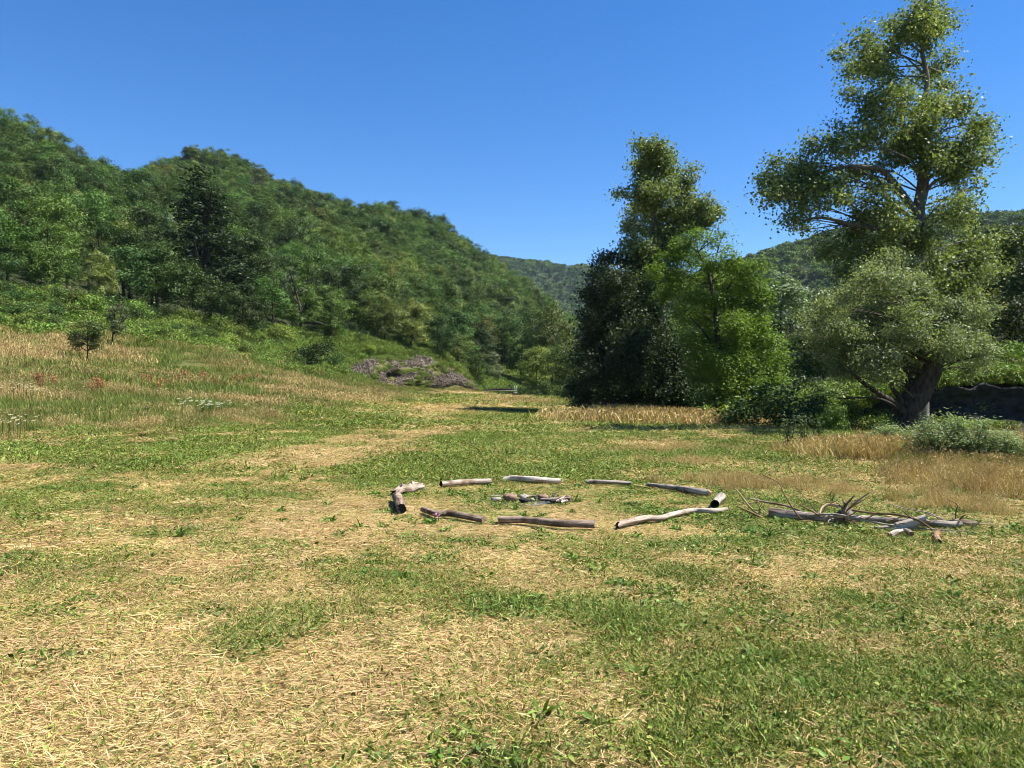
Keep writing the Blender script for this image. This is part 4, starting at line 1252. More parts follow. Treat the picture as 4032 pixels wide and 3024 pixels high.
# mown meadow, four bands, coarser with distance
for (y0, y1, size, k, n, dens) in ((2.2, 7.0, 0.5, 0.95, 560, 24.0), (7.0, 14.0, 0.8, 1.2, 520, 8.5), (14.0, 28.0, 1.5, 2.3, 420, 2.2), (28.0, 60.0, 3.0, 4.4, 420, 0.55), (60.0, 125.0, 6.0, 8.5, 420, 0.14)):
    b0 = len(PRO)
    for q in range(3): PRO.append(straw_patch(size, k, n, 100 + q + int(y0)))
    for q in range(3): PRO.append(mixed_patch(size, k, n, 200 + q + int(y0)))
    for q in range(3): PRO.append(green_patch(size, k, int(n * 0.9), 300 + q + int(y0), 1.0, 0.7 if y0 < 14 else 0.35))
    x, y = band_points(y0, y1, dens)
    ok = (dryness_tall(x, y) < 0.9) & (x < np.interp(y, [10, 17, 27, 45, 60, 130], [13.5, 12.2, 13.2, 20, 26, 26])) & (x > xedge(y) + 1)
    x, y = x[ok], y[ok]
    gg = green(x, y) + RNG.normal(0, 0.2, len(x))
    ty = np.where(gg < 0.42, 0, np.where(gg < 0.8, 1, 2)) if y0 < 14 else np.where(gg < 0.36, 0, np.where(gg < 0.55, 1, 2))
    pi = b0 + ty * 3 + RNG.integers(0, 3, len(x))
    rz = RNG.normal(0.12, 0.3, len(x)) + np.pi * (RNG.random(len(x)) < 0.5)
    rz = np.where(ty == 2, RNG.random(len(x)) * 6.28, rz)
    sc = RNG.uniform(0.85, 1.2, len(x))
    fire = 1 - 0.45 * np.exp(-(((x - 0.6) / 3.2) ** 2 + ((y - 10.6) / 3.0) ** 2) ** 2) - 0.3 * np.exp(-(((x - 4.6) / 1.8) ** 2 + ((y - 9.3) / 1.2) ** 2) ** 2)
    zf = np.interp(y, [0, 6, 9, 20], [1.1, 0.9, 0.7, 0.75]) * fire
    put(x, y, height(x, y) + 0.002, pi, np.stack([sc, sc, sc * zf], -1), rz)

# small green leafy tufts growing through the straw
TF = []
for q in range(6):
    r = np.random.default_rng(760 + q); mb = MB()
    DG = [(0.085, 0.14, 0.02), (0.11, 0.17, 0.026), (0.06, 0.11, 0.016), (0.15, 0.2, 0.038), (0.21, 0.25, 0.08)]
    m = 60 + 18 * q
    a_ = r.normal(size=(m, 2)) * 0.055 * (1 + 0.25 * q)
    P_ = np.concatenate([a_, r.uniform(0.012, 0.06, (m, 1))], 1)
    nr = r.normal(size=(m, 3)) * 0.75; nr[:, 2] += 0.7
    v, f = leaf_quads(P_, nr, r.uniform(0.018, 0.046, m), 0.5, r)
    v[:, 2] = np.maximum(v[:, 2], 0.001)
    c = np.asarray(DG)[r.integers(5, size=m)] * r.uniform(0.6, 1.4, (m, 1)); mb.add(v, f, np.repeat(c, 4, 0))
    blades(mb, 30, 0.18, (0.04, 0.11), (0.004, 0.009), (0.9, 0.35), DG, r, 2, 0.4)
    TF.append(fin(mb, 'tuft_clump', M_GRASS))
for (y0, y1, dens) in ((2.2, 8, 26), (8, 17, 13)):
    x, y = band_points(y0, y1, dens)
    gq = green(x, y)
    w = (fbm(x / 0.45, y / 0.4, 171, 2) - 0.5) * 1.3
    ok = RNG.random(len(x)) < np.clip(gq * 0.72 + w - 0.1, 0.04, 1)
    x, y = x[ok], y[ok]
    sc = RNG.uniform(0.6, 1.3, len(x)) * (1.0 if y0 < 8 else 1.3)
    pts.append(np.stack([x, y, height(x, y)], -1)); ids.append(len(PRO) + RNG.integers(0, 6, len(x))); r_ = np.zeros((len(x), 3)); r_[:, 2] = RNG.random(len(x)) * 6.28; rots.append(r_)
    scs.append(np.stack([sc, sc, sc * (0.8 if y0 < 8 else 0.6)], -1))
for off in (-0.85, 0.85):                      # wheel tracks: pale pressed straw
    y = RNG.uniform(13.5, 75, 420); x = np.interp(y, [12, 16, 22, 32, 50, 70, 100], [-6.2, -4.9, -4.2, -4.0, -4.3, -4.0, -2.5]) + off + RNG.normal(0, 0.1, len(y))
    sc = RNG.uniform(0.45, 0.7, len(x)) * np.interp(y, [13, 40, 75], [1, 1.2, 1.8])
    pts.append(np.stack([x, y, height(x, y) + 0.05], -1)); ids.append(9 + RNG.integers(0, 3, len(x))); r_ = np.zeros((len(x), 3)); r_[:, 2] = 1.5 + RNG.normal(0, 0.2, len(x)); rots.append(r_)
    scs.append(np.stack([sc, sc, sc], -1))
PRO += TF
scatter('mown_grass', np.concatenate(pts), np.concatenate(rots), np.concatenate(scs), np.concatenate(ids), PRO, 'mown meadow grass, half green and half dried to straw', 'grass')

# upright leafy weeds and plantain rosettes standing out of the straw
pts, rots, scs, ids = [], [], [], []
WD = []
for q in range(5):
    r = np.random.default_rng(700 + q); mb = MB()
    blades(mb, 9 + 3 * q, 0.05, (0.06, 0.14), (0.014, 0.026), (0.75, 0.4), [(0.07, 0.14, 0.02), (0.09, 0.17, 0.03), (0.13, 0.2, 0.045)], r, 3, 0.5)
    leaflets(mb, 14, 0.16, (0.02, 0.05), (0.01, 0.06), GRN, r)
    WD.append(fin(mb, 'weed_clump', M_GRASS))
x, y = band_points(2.3, 16, 6.0)
w = fbm(x / 1.2, y / 1.0, 123, 3) + 0.25 * green(x, y)
ok = w > 0.58
x, y = x[ok], y[ok]
put(x, y, height(x, y), RNG.integers(0, 5, len(x)), RNG.uniform(0.6, 1.25, len(x)), RNG.random(len(x)) * 6.28)
scatter('weed', np.concatenate(pts), np.concatenate(rots), np.concatenate(scs), np.concatenate(ids), WD, 'small dark leafy weeds scattered through the mown grass', 'weeds')

# tall unmown grass: left meadow, dry strips, edges
pts, rots, scs, ids = [], [], [], []
TP = []
for kk, (size, k, n) in enumerate(((0.7, 1.2, 150), (1.3, 2.0, 190), (2.6, 3.6, 230))):
    for q in range(2): TP.append(tall_patch(size, k, n, 500 + q + 10 * kk, DRY, (0.3, 0.62)))
    for q in range(2): TP.append(tall_patch(size, k, n, 540 + q + 10 * kk, TGR + DRY[:2], (0.25, 0.5)))
    for q in range(2): TP.append(tall_patch(size, k, n, 580 + q + 10 * kk, GRN + TGR, (0.22, 0.45), False))
def tall_put(x, y, dry, s=None):
    """dry 0..1 per point -> dry, mixed or green clump of the right coarseness"""
    lod = np.where(y < 17, 0, np.where(y < 36, 1, 2))
    ty = np.where(dry > 0.6, 0, np.where(dry > 0.36, 1, 2))
    pi = lod * 6 + ty * 2 + RNG.integers(0, 2, len(x))
    put(x, y, height(x, y) - 0.01, pi, RNG.uniform(0.75, 1.15, len(x)) if s is None else s, RNG.random(len(x)) * 6.28)
for (y0, y1, dens) in ((9, 17, 11), (17, 36, 4.5), (36, 125, 1.25)):
    x, y = band_points(y0, y1, dens)
    ok = (dryness_tall(x, y) > 0.2) & (x > xedge(y) - 4)
    x, y = x[ok], y[ok]
    ok = ~on_bank(x, y, 0.45); x, y = x[ok], y[ok]
    d = fbm(x / 4.5, y / 4.0, 141, 4) * 1.5 - 0.46 + RNG.normal(0, 0.14, len(x))
    for px, py, rx, ry, dd in ((10, 345, 60, 18, .25), (60, 360, 40, 15, .15), (110, 395, 90, 14, .3), (190, 383, 60, 8, .5), (300, 384, 60, 5, .6), (340, 405, 60, 5, .4), (190, 370, 60, 8, -.4), (30, 410, 60, 12, -.4), (240, 395, 50, 6, -.4), (420, 412, 40, 4, .3), (120, 420, 60, 6, -.3)):
        c_ = ground_pt(px, py); a_ = ground_pt(px, py - ry); b_ = ground_pt(px, py + ry)
        d += dd * np.exp(-(((x - c_[0]) / (rx / F * c_[1])) ** 2 + ((y - c_[1]) / max(1.0, (a_[1] - b_[1]) / 2)) ** 2))
    dt = dryness_tall(x, y)
    tall_put(x, y, d - 0.25 * (1 - dt), RNG.uniform(0.6, 1.05, len(x)) * np.interp(y, [9, 20, 40], [0.45, 0.7, 1.0]) * (0.3 + 0.7 * sstep(0.2, 1, dt)))
def strip(n, poly, dry, s, jit):
    q = smooth_path(poly, 60)
    k = RNG.integers(0, 60, n)
    x = q[k, 0] + RNG.normal(0, jit, n); y = q[k, 1] + RNG.normal(0, jit, n)
    tall_put(x, y, np.full(n, dry) + RNG.normal(0, 0.1, n), RNG.uniform(0.75, 1.15, n) * s)
G_ = lambda px, py: ground_pt(px, py)[:2]
strip(150, [G_(602, 424), G_(650, 424), G_(700, 426), G_(752, 429)], 0.85, 1.25, 1.0)
strip(60, [G_(615, 418), G_(680, 419), G_(740, 420)], 0.9, 1.2, 1.2)
strip(80, [G_(832, 456), G_(870, 456), G_(905, 457)], 0.9, 0.8, 0.5)
strip(120, [G_(915, 462), G_(960, 470), G_(1010, 478), G_(1060, 485)], 0.5, 0.7, 0.7)
strip(90, [G_(985, 452), G_(1010, 456), G_(1040, 460), G_(1080, 464)], 0.6, 0.9, 0.8)
strip(110, [G_(960, 482), G_(1000, 488), G_(1050, 498)], 0.8, 0.62, 0.55)
strip(60, [G_(690, 482), G_(735, 484), G_(770, 488)], 0.85, 0.36, 0.4)
strip(50, [G_(610, 455), G_(660, 452), G_(700, 452)], 0.8, 0.33, 0.6)
strip(40, [G_(650, 466), G_(700, 464)], 0.8, 0.3, 0.4)
strip(60, [G_(500, 402), G_(530, 404), G_(580, 410)], 0.85, 0.9, 1.2)
strip(50, [G_(820, 490), G_(900, 500), G_(1000, 510)], 0.75, 0.35, 0.5)
scatter('tall_grass', np.concatenate(pts), np.concatenate(rots), np.concatenate(scs), np.concatenate(ids), TP, 'tall unmown grass, green and rusty dry, on the left meadow and along the edges', 'grass')

# green undergrowth on the slope behind the left meadow and on the bare bank
pts, rots, scs, ids = [], [], [], []
UG = []
for q in range(4):
    r = np.random.default_rng(820 + q); mb = MB()
    leaflets(mb, 420, 1.6, (0.09, 0.2), (0.05, 0.5), [(0.11, 0.19, 0.03), (0.15, 0.23, 0.045), (0.08, 0.145, 0.025), (0.17, 0.21, 0.06)], r, 0.45, 0.7, 0.7)
    blades(mb, 160, 1.6, (0.3, 0.7), (0.015, 0.03), (1.1, 0.3), GRY + GRN, r, 3, 0.3)
    UG.append(fin(mb, 'undergrowth_clump', M_GRASS))
n = 5200
y = RNG.uniform(42, 135, n); x = xedge(y) + 2.0 - RNG.random(n) ** 0.8 * np.interp(y, [42, 62, 75, 95, 115], [36, 30, 20, 15, 12])
ok = (np.abs(x / y) < 0.75)
p = 512 + x / y * F
ok &= ~on_bank(x, y, 1.1)
x, y = x[ok], y[ok]
put(x, y, height(x, y) - 0.05, RNG.integers(0, 4, len(x)), RNG.uniform(0.7, 1.5, len(x)), RNG.random(len(x)) * 6.28)
sel_ = (bgrass > 0.4) & (RNG.random(bgrass.shape) < 0.04) | (bw > 0.97) & (RNG.random(bgrass.shape) < 0.12) | (bw < 0.03) & (RNG.random(bgrass.shape) < 0.15)
q = BG[sel_]
put(q[:, 0], q[:, 1], q[:, 2] - 0.1, RNG.integers(0, 4, len(q)), RNG.uniform(0.4, 0.85, len(q)), RNG.random(len(q)) * 6.28)
x = RNG.uniform(14, 50, 1500); y = 38.9 + RNG.exponential(3.2, 1500) + 0.06 * (x - 20)
put(x, y, np.where(y < 43, height(x, y + 3.2) + 0.1, height(x, y) + 0.05), RNG.integers(0, 4, len(x)), RNG.uniform(0.7, 1.4, len(x)), RNG.random(len(x)) * 6.28)
x = RNG.uniform(13, 34, 420); y = RNG.uniform(18, 37, 420)
ok = x > np.interp(y, [17, 24, 37], [12.6, 14.5, 16]); x, y = x[ok], y[ok]
put(x, y, height(x, y) - 0.08, RNG.integers(0, 4, len(x)), RNG.uniform(0.3, 0.7, len(x)), RNG.random(len(x)) * 6.28)
x = RNG.uniform(8, 24, 420); y = RNG.uniform(30, 62, 420)
ok = (x > np.interp(y, [30, 40, 62], [14, 11, 8])); x, y = x[ok], y[ok]
put(x, y, height(x, y) - 0.05, RNG.integers(0, 4, len(x)), RNG.uniform(0.5, 1.0, len(x)), RNG.random(len(x)) * 6.28)
x = RNG.uniform(-8, 40, 1500); y = RNG.uniform(119, 215, 1500)
put(x, y, height(x, y) - 0.05, RNG.integers(0, 4, len(x)), RNG.uniform(0.8, 1.7, len(x)), RNG.random(len(x)) * 6.28)
scatter('undergrowth', np.concatenate(pts), np.concatenate(rots), np.concatenate(scs), np.concatenate(ids), UG, 'bright green undergrowth on slopes and banks below the trees', 'undergrowth')

# ------------------------------------------------------------------ logs round the fire place
M_LOGB = log_mat('brown_log_bark', (0.05, 0.034, 0.024), (0.2, 0.145, 0.105), (0.42, 0.33, 0.25), worn=0.48)
M_LOGG = log_mat('grey_weathered_wood', (0.07, 0.057, 0.046), (0.25, 0.21, 0.17), (0.46, 0.4, 0.33), worn=0.52)
M_LOGW = log_mat('bleached_wood', (0.15, 0.125, 0.1), (0.42, 0.36, 0.29), (0.64, 0.57, 0.48), worn=0.56)
M_LOGP = log_mat('pinkish_peeled_wood', (0.09, 0.065, 0.05), (0.33, 0.26, 0.2), (0.54, 0.45, 0.36), worn=0.52)
M_END = flat_mat('cut_wood', (0.2, 0.13, 0.075), 0.9, 0, 0.5, 60.0, 0.6)
M_ENDO = flat_mat('orange_broken_wood', (0.48, 0.27, 0.1), 0.9, 0, 0.4, 50.0, 0.8)
M_CHAR_SHADE = flat_mat('charred_wood_and_end_shade', (0.012, 0.011, 0.01), 0.9, 0, 0.5, 40.0, 0.6)  # real char, and the shade painted on dark and hollow log ends
M_BRN = log_mat('brown_branch', (0.06, 0.035, 0.02), (0.17, 0.1, 0.055), (0.3, 0.19, 0.11), worn=0.6)
M_TAN = log_mat('tan_branch', (0.2, 0.12, 0.065), (0.42, 0.28, 0.17), (0.58, 0.42, 0.27), worn=0.62)

def uvw_tube(name, path, rad, k, wob, seed=0.0):
    v, f = tube(path, rad, k, wob)
    me = mesh_np(name, v, f, None, True)
    n = len(path)
    s = np.concatenate([[0], np.cumsum(np.linalg.norm(np.diff(path, axis=0), axis=1))])
    a = np.linspace(0, 2 * np.pi, k, endpoint=False)
    r_ = np.broadcast_to(np.asarray(rad, float), (n,))
    u = np.stack([np.repeat(s[:, None], k, 1) + seed, np.cos(a)[None, :] * r_[:, None] + seed, np.sin(a)[None, :] * r_[:, None]], -1)
    at_ = me.attributes.new('uvw', 'FLOAT_VECTOR', 'POINT'); at_.data.foreach_set('vector', u.astype(np.float32).ravel())
    return me, v

def cap(ring, depth, axis_):
    """triangle fan closing a ring, pushed in by depth"""
    c = ring.mean(0)
    k = len(ring)
    inner = c + (ring - c) * 0.55
    c = c - axis_ * depth
    inner = inner - axis_ * depth * 0.9
    v = np.vstack([ring, inner, c[None]])
    f = []
    for i in range(k):
        j = (i + 1) % k
        f += [(i, j, k + j), (i, k + j, k + i), (k + i, k + j, 2 * k)]
    return v, np.array(f)

def log(name, label, cat, pts3, rad, mat, ends=('cut', 'cut'), seed=0, k=18, n=46, rough=0.13, jag=0.35, group=None, stubs=()):
    r = np.random.default_rng(1000 + seed)
    pth = smooth_path(pts3, n)
    base = pth.mean(0); base[2] = pth[:, 2].min() - 0.05
    rr = np.interp(np.linspace(0, 1, n), np.linspace(0, 1, len(rad)), rad)
    p1, p2, p3 = r.random(3) * 6
    L_ = np.linalg.norm(np.diff(pth, axis=0), axis=1).sum()
    lump = lambda s, a: 1 + rough * (0.5 * np.sin(a * 2 + p1 + 2 * s) + 0.35 * np.sin(5 * a + p2 + 3 * np.sin(4 * s * L_)) + 0.3 * np.sin(9 * a + p3) + 0.45 * (fbm(s * L_ * 6 + seed, np.cos(a) * 1.5 + seed, 3 + seed, 3) - 0.5) * 2 + 0.35 * (fbm(s * L_ * 2.2, np.sin(a) * 2 + seed, 9 + seed, 2) - 0.5) * 2)
    me, v = uvw_tube(name, pth, rr, k, lump, seed * 1.7)
    V_ = v.reshape(n, k, 3).copy()
    if jag:
        ax0 = pth[0] - pth[1]; ax0 /= np.linalg.norm(ax0); ax1 = pth[-1] - pth[-2]; ax1 /= np.linalg.norm(ax1)
        V_[0] += ax0 * (r.random(k)[:, None] ** 2) * jag * rr[0]
        V_[-1] += ax1 * (r.random(k)[:, None] ** 2) * jag * rr[-1]
    me.vertices.foreach_set('co', local(V_.reshape(-1, 3), base).astype(np.float32).ravel())
    me.update()
    o = obj(name, me, mat, None, base)
    tag(o, label, cat, group)
    for which, kind in zip((0, -1), ends):
        ring = V_[which]
        ax = (pth[0] - pth[1]) if which == 0 else (pth[-1] - pth[-2]); ax /= np.linalg.norm(ax)
        dep = {'cut': 0.004, 'dark': 0.02, 'hollow': 0.14, 'orange': -0.25 * rr[which]}.get(kind, 0.0)
        cv, cf = cap(ring, dep, ax)
        obj('cut_end', mesh_np('cut_end', local(cv, base), cf), {'cut': M_END, 'dark': M_CHAR_SHADE, 'hollow': M_CHAR_SHADE, 'orange': M_ENDO}[kind], o)  # dark and hollow ends carry their shade as black colour
    for (t, ang, ln, sr) in stubs:
        i = int(t * (n - 1)); c = pth[i]
        d = np.array([math.cos(ang) * 0.6, -0.3, abs(math.sin(ang)) + 0.3]); d /= np.linalg.norm(d)
        q = np.array([c + d * rr[i] * 0.5, c + d * (rr[i] + ln * 0.5), c + d * (rr[i] + ln)])
        m2, _ = uvw_tube('stub', local(q, base), np.array([sr, sr * 0.85, sr * 0.5]), 7, lambda s, a: 1 + 0 * s * a)
        obj('stub', m2, mat, o)
    return o

def c6(u, v): return 375.9 + u * 0.10565, 462.3 + v * 0.10565
def c7(u, v): return 584.2 + u * 0.07578, 462.3 + v * 0.07578
def c8(u, v): return 723.9 + u * 0.13573, 462.3 + v * 0.13573
def lay(cv, pts, rpx, lift=0.0):
    """log centre line from picture positions: it lies on the ground"""
    out = []; rad = []
    for (u, v), rp_ in zip(pts, np.broadcast_to(rpx, (len(pts),))):
        px, py = cv(u, v)
        g_ = ground_pt(px, py + rp_ * 0.9)
        r_ = rp_ / F * g_[1]
        out.append((g_[0], g_[1] + r_ * 0.4, h1(g_[0], g_[1]) + r_ * 0.95 + 0.022 + lift)); rad.append(r_)
    return np.array(out), rad

def ring_log(label, cv, pts, rpx, mat, **k):
    p_, r_ = lay(cv, pts, rpx)
    p_[:, 2] += 0.012; p_[1:-1, 2] += 0.01
    return log('log', label, 'log', p_, r_, mat, **k)
ring_log('short thick bark-covered log at the left of the ring, end towards the viewer', c6, [(195, 350), (215, 410), (242, 470)], [4.7, 5.0, 4.9], M_LOGB, ends=('cut', 'dark'), seed=1, rough=0.14)
ring_log('gnarled pale stump piece leaning on the short bark log', c6, [(180, 312), (240, 290), (300, 290), (360, 268), (435, 248)], [3.0, 4.2, 3.4, 4.0, 2.6], M_LOGP, ends=('dark', 'cut'), seed=2, rough=0.34, jag=2.2, stubs=((0.25, 1.2, 0.05, 0.02), (0.7, 1.8, 0.06, 0.02)))
ring_log('straight log with black hollow left end at the back of the ring', c6, [(620, 230), (850, 218), (1085, 206)], [3.0, 2.9, 2.7], M_LOGP, ends=('hollow', 'cut'), seed=3, rough=0.08)
ring_log('bleached pale log with a thin tail at the back of the ring', c6, [(1212, 182), (1300, 182), (1500, 190), (1745, 198)], [2.4, 3.0, 3.1, 2.5], M_LOGW, ends=('dark', 'cut'), seed=4, rough=0.12, jag=1.2, stubs=((0.2, 1.5, 0.03, 0.014),))
ring_log('thin straight grey log at the back right of the ring', c7, [(25, 283), (320, 296), (620, 308)], [2.0, 1.9, 1.8], M_LOGG, ends=('cut', 'cut'), seed=5)
ring_log('long grey log with a splintered orange right end', c7, [(840, 330), (1100, 365), (1300, 395), (1500, 425), (1640, 445)], [1.7, 2.5, 3.0, 3.1, 3.2], M_LOGG, ends=('cut', 'orange'), seed=6, rough=0.12, jag=1.4)
ring_log('short hollow grey log at the right of the ring, dark mouth showing', c7, [(1728, 598), (1765, 555), (1815, 490)], [4.3, 3.8, 4.4], M_LOGG, ends=('hollow', 'cut'), seed=7, rough=0.12)
ring_log('long pale crooked log at the front right of the ring', c7, [(460, 880), (640, 825), (830, 800), (1000, 795), (1180, 740), (1450, 690), (1690, 690), (1880, 668)], [3.3, 3.3, 3.6, 2.8, 2.7, 2.5, 2.6, 1.8], M_LOGP, ends=('dark', 'cut'), seed=8, rough=0.14, jag=2.0, n=70)
ring_log('straight brown log at the front of the ring, nearest the viewer', c6, [(1168, 578), (1400, 590), (1700, 612), (1900, 622), (2060, 628)], [3.7, 3.6, 3.9, 4.0, 4.2], M_LOGB, ends=('cut', 'cut'), seed=9, rough=0.11, n=60)
ring_log('bent brown log at the front left of the ring', c6, [(450, 478), (560, 520), (620, 528), (700, 522), (850, 555), (1020, 585)], [2.9, 3.2, 3.0, 3.2, 3.2, 3.1], M_LOGB, ends=('dark', 'cut'), seed=10, rough=0.12, n=60)

# ------------------------------------------------------------------ fire place
def lump(name, label, cat, cv, u, v, ru, rv, mat, seed, flat=1.0, jag=0.6, dz=0.0):
    r = np.random.default_rng(2000 + seed)
    px, py = cv(u, v)
    k_ = cv(1, 0)[0] - cv(0, 0)[0]
    g_ = ground_pt(px, py + rv * k_)
    Y = g_[1]
    rx, rz = ru * k_ / F * Y, rv * k_ / F * Y
    nu, nv = 10, 7
    th = np.linspace(0, 2 * np.pi, nu, endpoint=False)[None, :]; ph = np.linspace(0.03, np.pi - 0.03, nv)[:, None]
    d = np.stack([np.sin(ph) * np.cos(th), np.sin(ph) * np.sin(th), np.cos(ph) + 0 * th], -1)
    q = d * (1 + jag * (r.random((nv, nu, 1)) - 0.5) + 0.4 * (fbm(d[..., 0] * 1.6 + seed, d[..., 2] * 1.6 + d[..., 1], seed, 3) - 0.5)[..., None])
    q = np.sign(q) * np.abs(q) ** 0.8
    q = q * np.array([rx, rx * 0.8 * flat, rz])
    i = (np.arange(nv - 1)[:, None] * nu); j = np.arange(nu)[None, :]; jn = (j + 1) % nu
    f = np.stack([i + j, i + nu + j, i + nu + jn, i + jn], -1).reshape(-1, 4)
    o = obj(name, mesh_np(name, q.reshape(-1, 3), f), mat, None, (g_[0], Y, h1(g_[0], Y) + rz * 0.85 + 0.02 + dz))
    tag(o, label, cat)
    return o
M_STG = flat_mat('pale_stone', (0.42, 0.36, 0.29), 0.9, 0, 0.25, 20, 0.5)
M_STN = flat_mat('grey_stone', (0.24, 0.21, 0.18), 0.9, 0, 0.35, 20, 0.5)
M_STB = flat_mat('brown_stone', (0.2, 0.12, 0.08), 0.9, 0, 0.45, 25, 0.7)
M_ASH = flat_mat('ash', (0.09, 0.085, 0.08), 1.0, 0, 0.7, 12, 0.6)
lump('stone', 'flat grey stone at the left end of the fire place', 'stone', c6, 1140, 362, 48, 18, M_STN, 1)
lump('wood_block', 'upturned brown wood block with a dark side in the fire place', 'wood block', c6, 1272, 345, 72, 40, M_STB, 2, 1, 0.6)
lump('stone', 'white upright stone in the middle of the fire place', 'stone', c6, 1400, 342, 38, 32, M_STG, 3, 0.6, 0.8)
lump('charcoal', 'black charred lump below the white stone', 'charcoal', c6, 1405, 375, 45, 20, M_CHAR_SHADE, 4)
lump('stone', 'small pale stone right of the white stone', 'stone', c6, 1480, 366, 24, 14, M_STN, 5)
lump('stone', 'brownish stone right of centre of the fire place', 'stone', c6, 1580, 345, 45, 30, M_STB, 6)
lump('stone', 'grey stone at the right end of the fire place', 'stone', c6, 1815, 350, 32, 24, M_STB, 7)
lump('stone', 'small pale stone leaning at the right end of the fire place', 'stone', c6, 1770, 388, 26, 16, M_STG, 8, 1, 0.5)
lump('charcoal', 'dark charred chunk between the two groups of stones', 'charcoal', c6, 1690, 380, 60, 16, M_CHAR_SHADE, 9)
fp = ground_pt(*c6(1490, 385))
th = np.linspace(0, 2 * np.pi, 40, endpoint=False)
rr_ = 1 + 0.2 * np.sin(3 * th) + 0.12 * np.sin(7 * th + 1)
def fire_stick(label, pts, rpx, mat, seed):
    p_, r_ = lay(c6, pts, rpx, 0.02)
    log('stick', label, 'stick', p_, r_, mat, ends=('dark', 'cut'), seed=seed, k=8, n=14, rough=0.15, group='burnt sticks in the fire place')
fire_stick('charred stick rising to the right in the fire place', [(1620, 385), (1680, 345), (1700, 318)], [0.7, 0.7, 0.4], M_CHAR_SHADE, 81)
fire_stick('grey stick lying under the charred stick', [(1560, 385), (1650, 378), (1760, 368)], [1.0, 1.1, 0.8], M_LOGG, 82)
fire_stick('pale split stick at the right end of the fire place', [(1700, 405), (1750, 380), (1790, 352)], [1.0, 1.1, 0.7], M_LOGP, 83)
fire_stick('pale stub in front of the right stones', [(1750, 410), (1785, 398), (1810, 392)], [1.0, 1.1, 0.8], M_LOGP, 84)
fire_stick('dark stick crossing in front of the right stones', [(1600, 395), (1720, 390), (1800, 372)], [0.9, 0.9, 0.6], M_CHAR_SHADE, 85)
fire_stick('thin grey twig at the left end of the fire place', [(1090, 350), (1140, 345), (1190, 340)], [0.5, 0.5, 0.4], M_LOGG, 86)
for q in range(9):
    u0 = R.uniform(1220, 1780); v0 = R.uniform(355, 395); du = R.uniform(40, 110); dv = R.uniform(-35, 15)
    fire_stick('short burnt stick heaped among the stones of the fire place', [(u0, v0), (u0 + du / 2, v0 + dv / 2 - 4), (u0 + du, v0 + dv)], [R.uniform(0.6, 1.1)] * 3, R.choice((M_CHAR_SHADE, M_BRN, M_LOGB, M_LOGB)), 300 + q)
ring_ = np.stack([0.5 * rr_ * np.cos(th), 0.3 * rr_ * np.sin(th), 0 * th], -1)
rv = np.vstack([ring_, [[0, 0, 0]]])
rv[:, 2] = height(rv[:, 0] + fp[0], rv[:, 1] + fp[1]) - fp[2] + 0.012
ao = obj('ash_bed', mesh_np('ash_bed', rv, np.array([(i, (i + 1) % 40, 40) for i in range(40)])), M_ASH, None, fp)
tag(ao, 'grey ash and soil bed of the fire place', 'ash')

# ------------------------------------------------------------------ pile of dead wood
def hang(cv, pts, rpx, Yb, z_off=None, yvar=0.0, seed=0):
    """branch through the air: picture positions at distance Yb with its own depth swing"""
    r = np.random.default_rng(3000 + seed)
    out = []
    n_ = len(pts)
    sw = yvar * np.sin(np.linspace(0, 3, n_) + r.random() * 3)
    for (u, v), s in zip(pts, sw):
        p_ = at(*cv(u, v), Yb + s + (np.interp(u, YLU, YLY) - YB if cv is c8 else 0.0))
        p_[2] = max(p_[2], h1(p_[0], p_[1]) + 0.012)
        out.append(p_)
    return np.array(out), np.broadcast_to(np.asarray(rpx, float) / F * Yb, (n_,) if np.ndim(rpx) == 0 else np.shape(rpx))
PG = 'dead wood pile at the right'
YLU, YLY = [0, 1], [9.0, 9.0]; YB = 9.0
p_, r_ = lay(c8, [(350, 395), (620, 418), (850, 432), (1010, 440)], [5.2, 4.4, 4.2, 3.6])
log('log', 'big grey log at the left of the wood pile with brown sawn end', 'log', p_, r_, M_LOGG, ends=('orange', 'cut'), seed=21, n=60, group=PG)
YB = float(p_[:, 1].mean())
YLU = [350, 1010]; YLY = [float(p_[0, 1]), float(p_[-1, 1])]
p_, r_ = lay(c8, [(985, 440), (1330, 458), (1600, 480), (1745, 485)], [3.4, 3.4, 3.8, 3.2])
YLU.append(1745); YLY.append(float(p_[-1, 1]))
log('log', 'big grey log forming the right half of the wood pile', 'log', p_, r_, M_LOGG, ends=('cut', 'dark'), seed=22, n=60, group=PG)
p_, r_ = lay(c8, [(1700, 462), (1770, 462), (1850, 470)], [3.0, 3.3, 2.2])
log('log', 'stub of rotten log at the right end of the wood pile', 'log', p_, r_, M_LOGB, ends=('cut', 'dark'), seed=23, rough=0.25, jag=2.0, group=PG)
p_, r_ = hang(c8, [(1090, 530), (1200, 505), (1300, 470), (1480, 418)], np.array([2.2, 3.6, 4.4, 4.0]), YB - 0.25)
log('log', 'thick white bleached log lying slantwise across the wood pile', 'log', p_, r_, M_LOGW, ends=('cut', 'cut'), seed=24, rough=0.12, jag=1.0, group=PG)
p_, r_ = lay(c8, [(1225, 565), (1262, 545), (1310, 535)], [2.6, 2.8, 2.0])
log('log', 'short pale piece of wood in the grass before the white log', 'log', p_, r_, M_LOGW, ends=('orange', 'cut'), seed=25, rough=0.2, jag=1.5, group=PG)
p_, r_ = lay(c8, [(1335, 520), (1362, 545), (1378, 560)], [2.4, 2.6, 2.6])
log('log', 'short round-ended log sticking out under the white log', 'log', p_, r_, M_LOGG, ends=('cut', 'cut'), seed=26, group=PG)
p_, r_ = lay(c8, [(1585, 520), (1565, 570), (1580, 615)], [1.5, 2.4, 2.7])
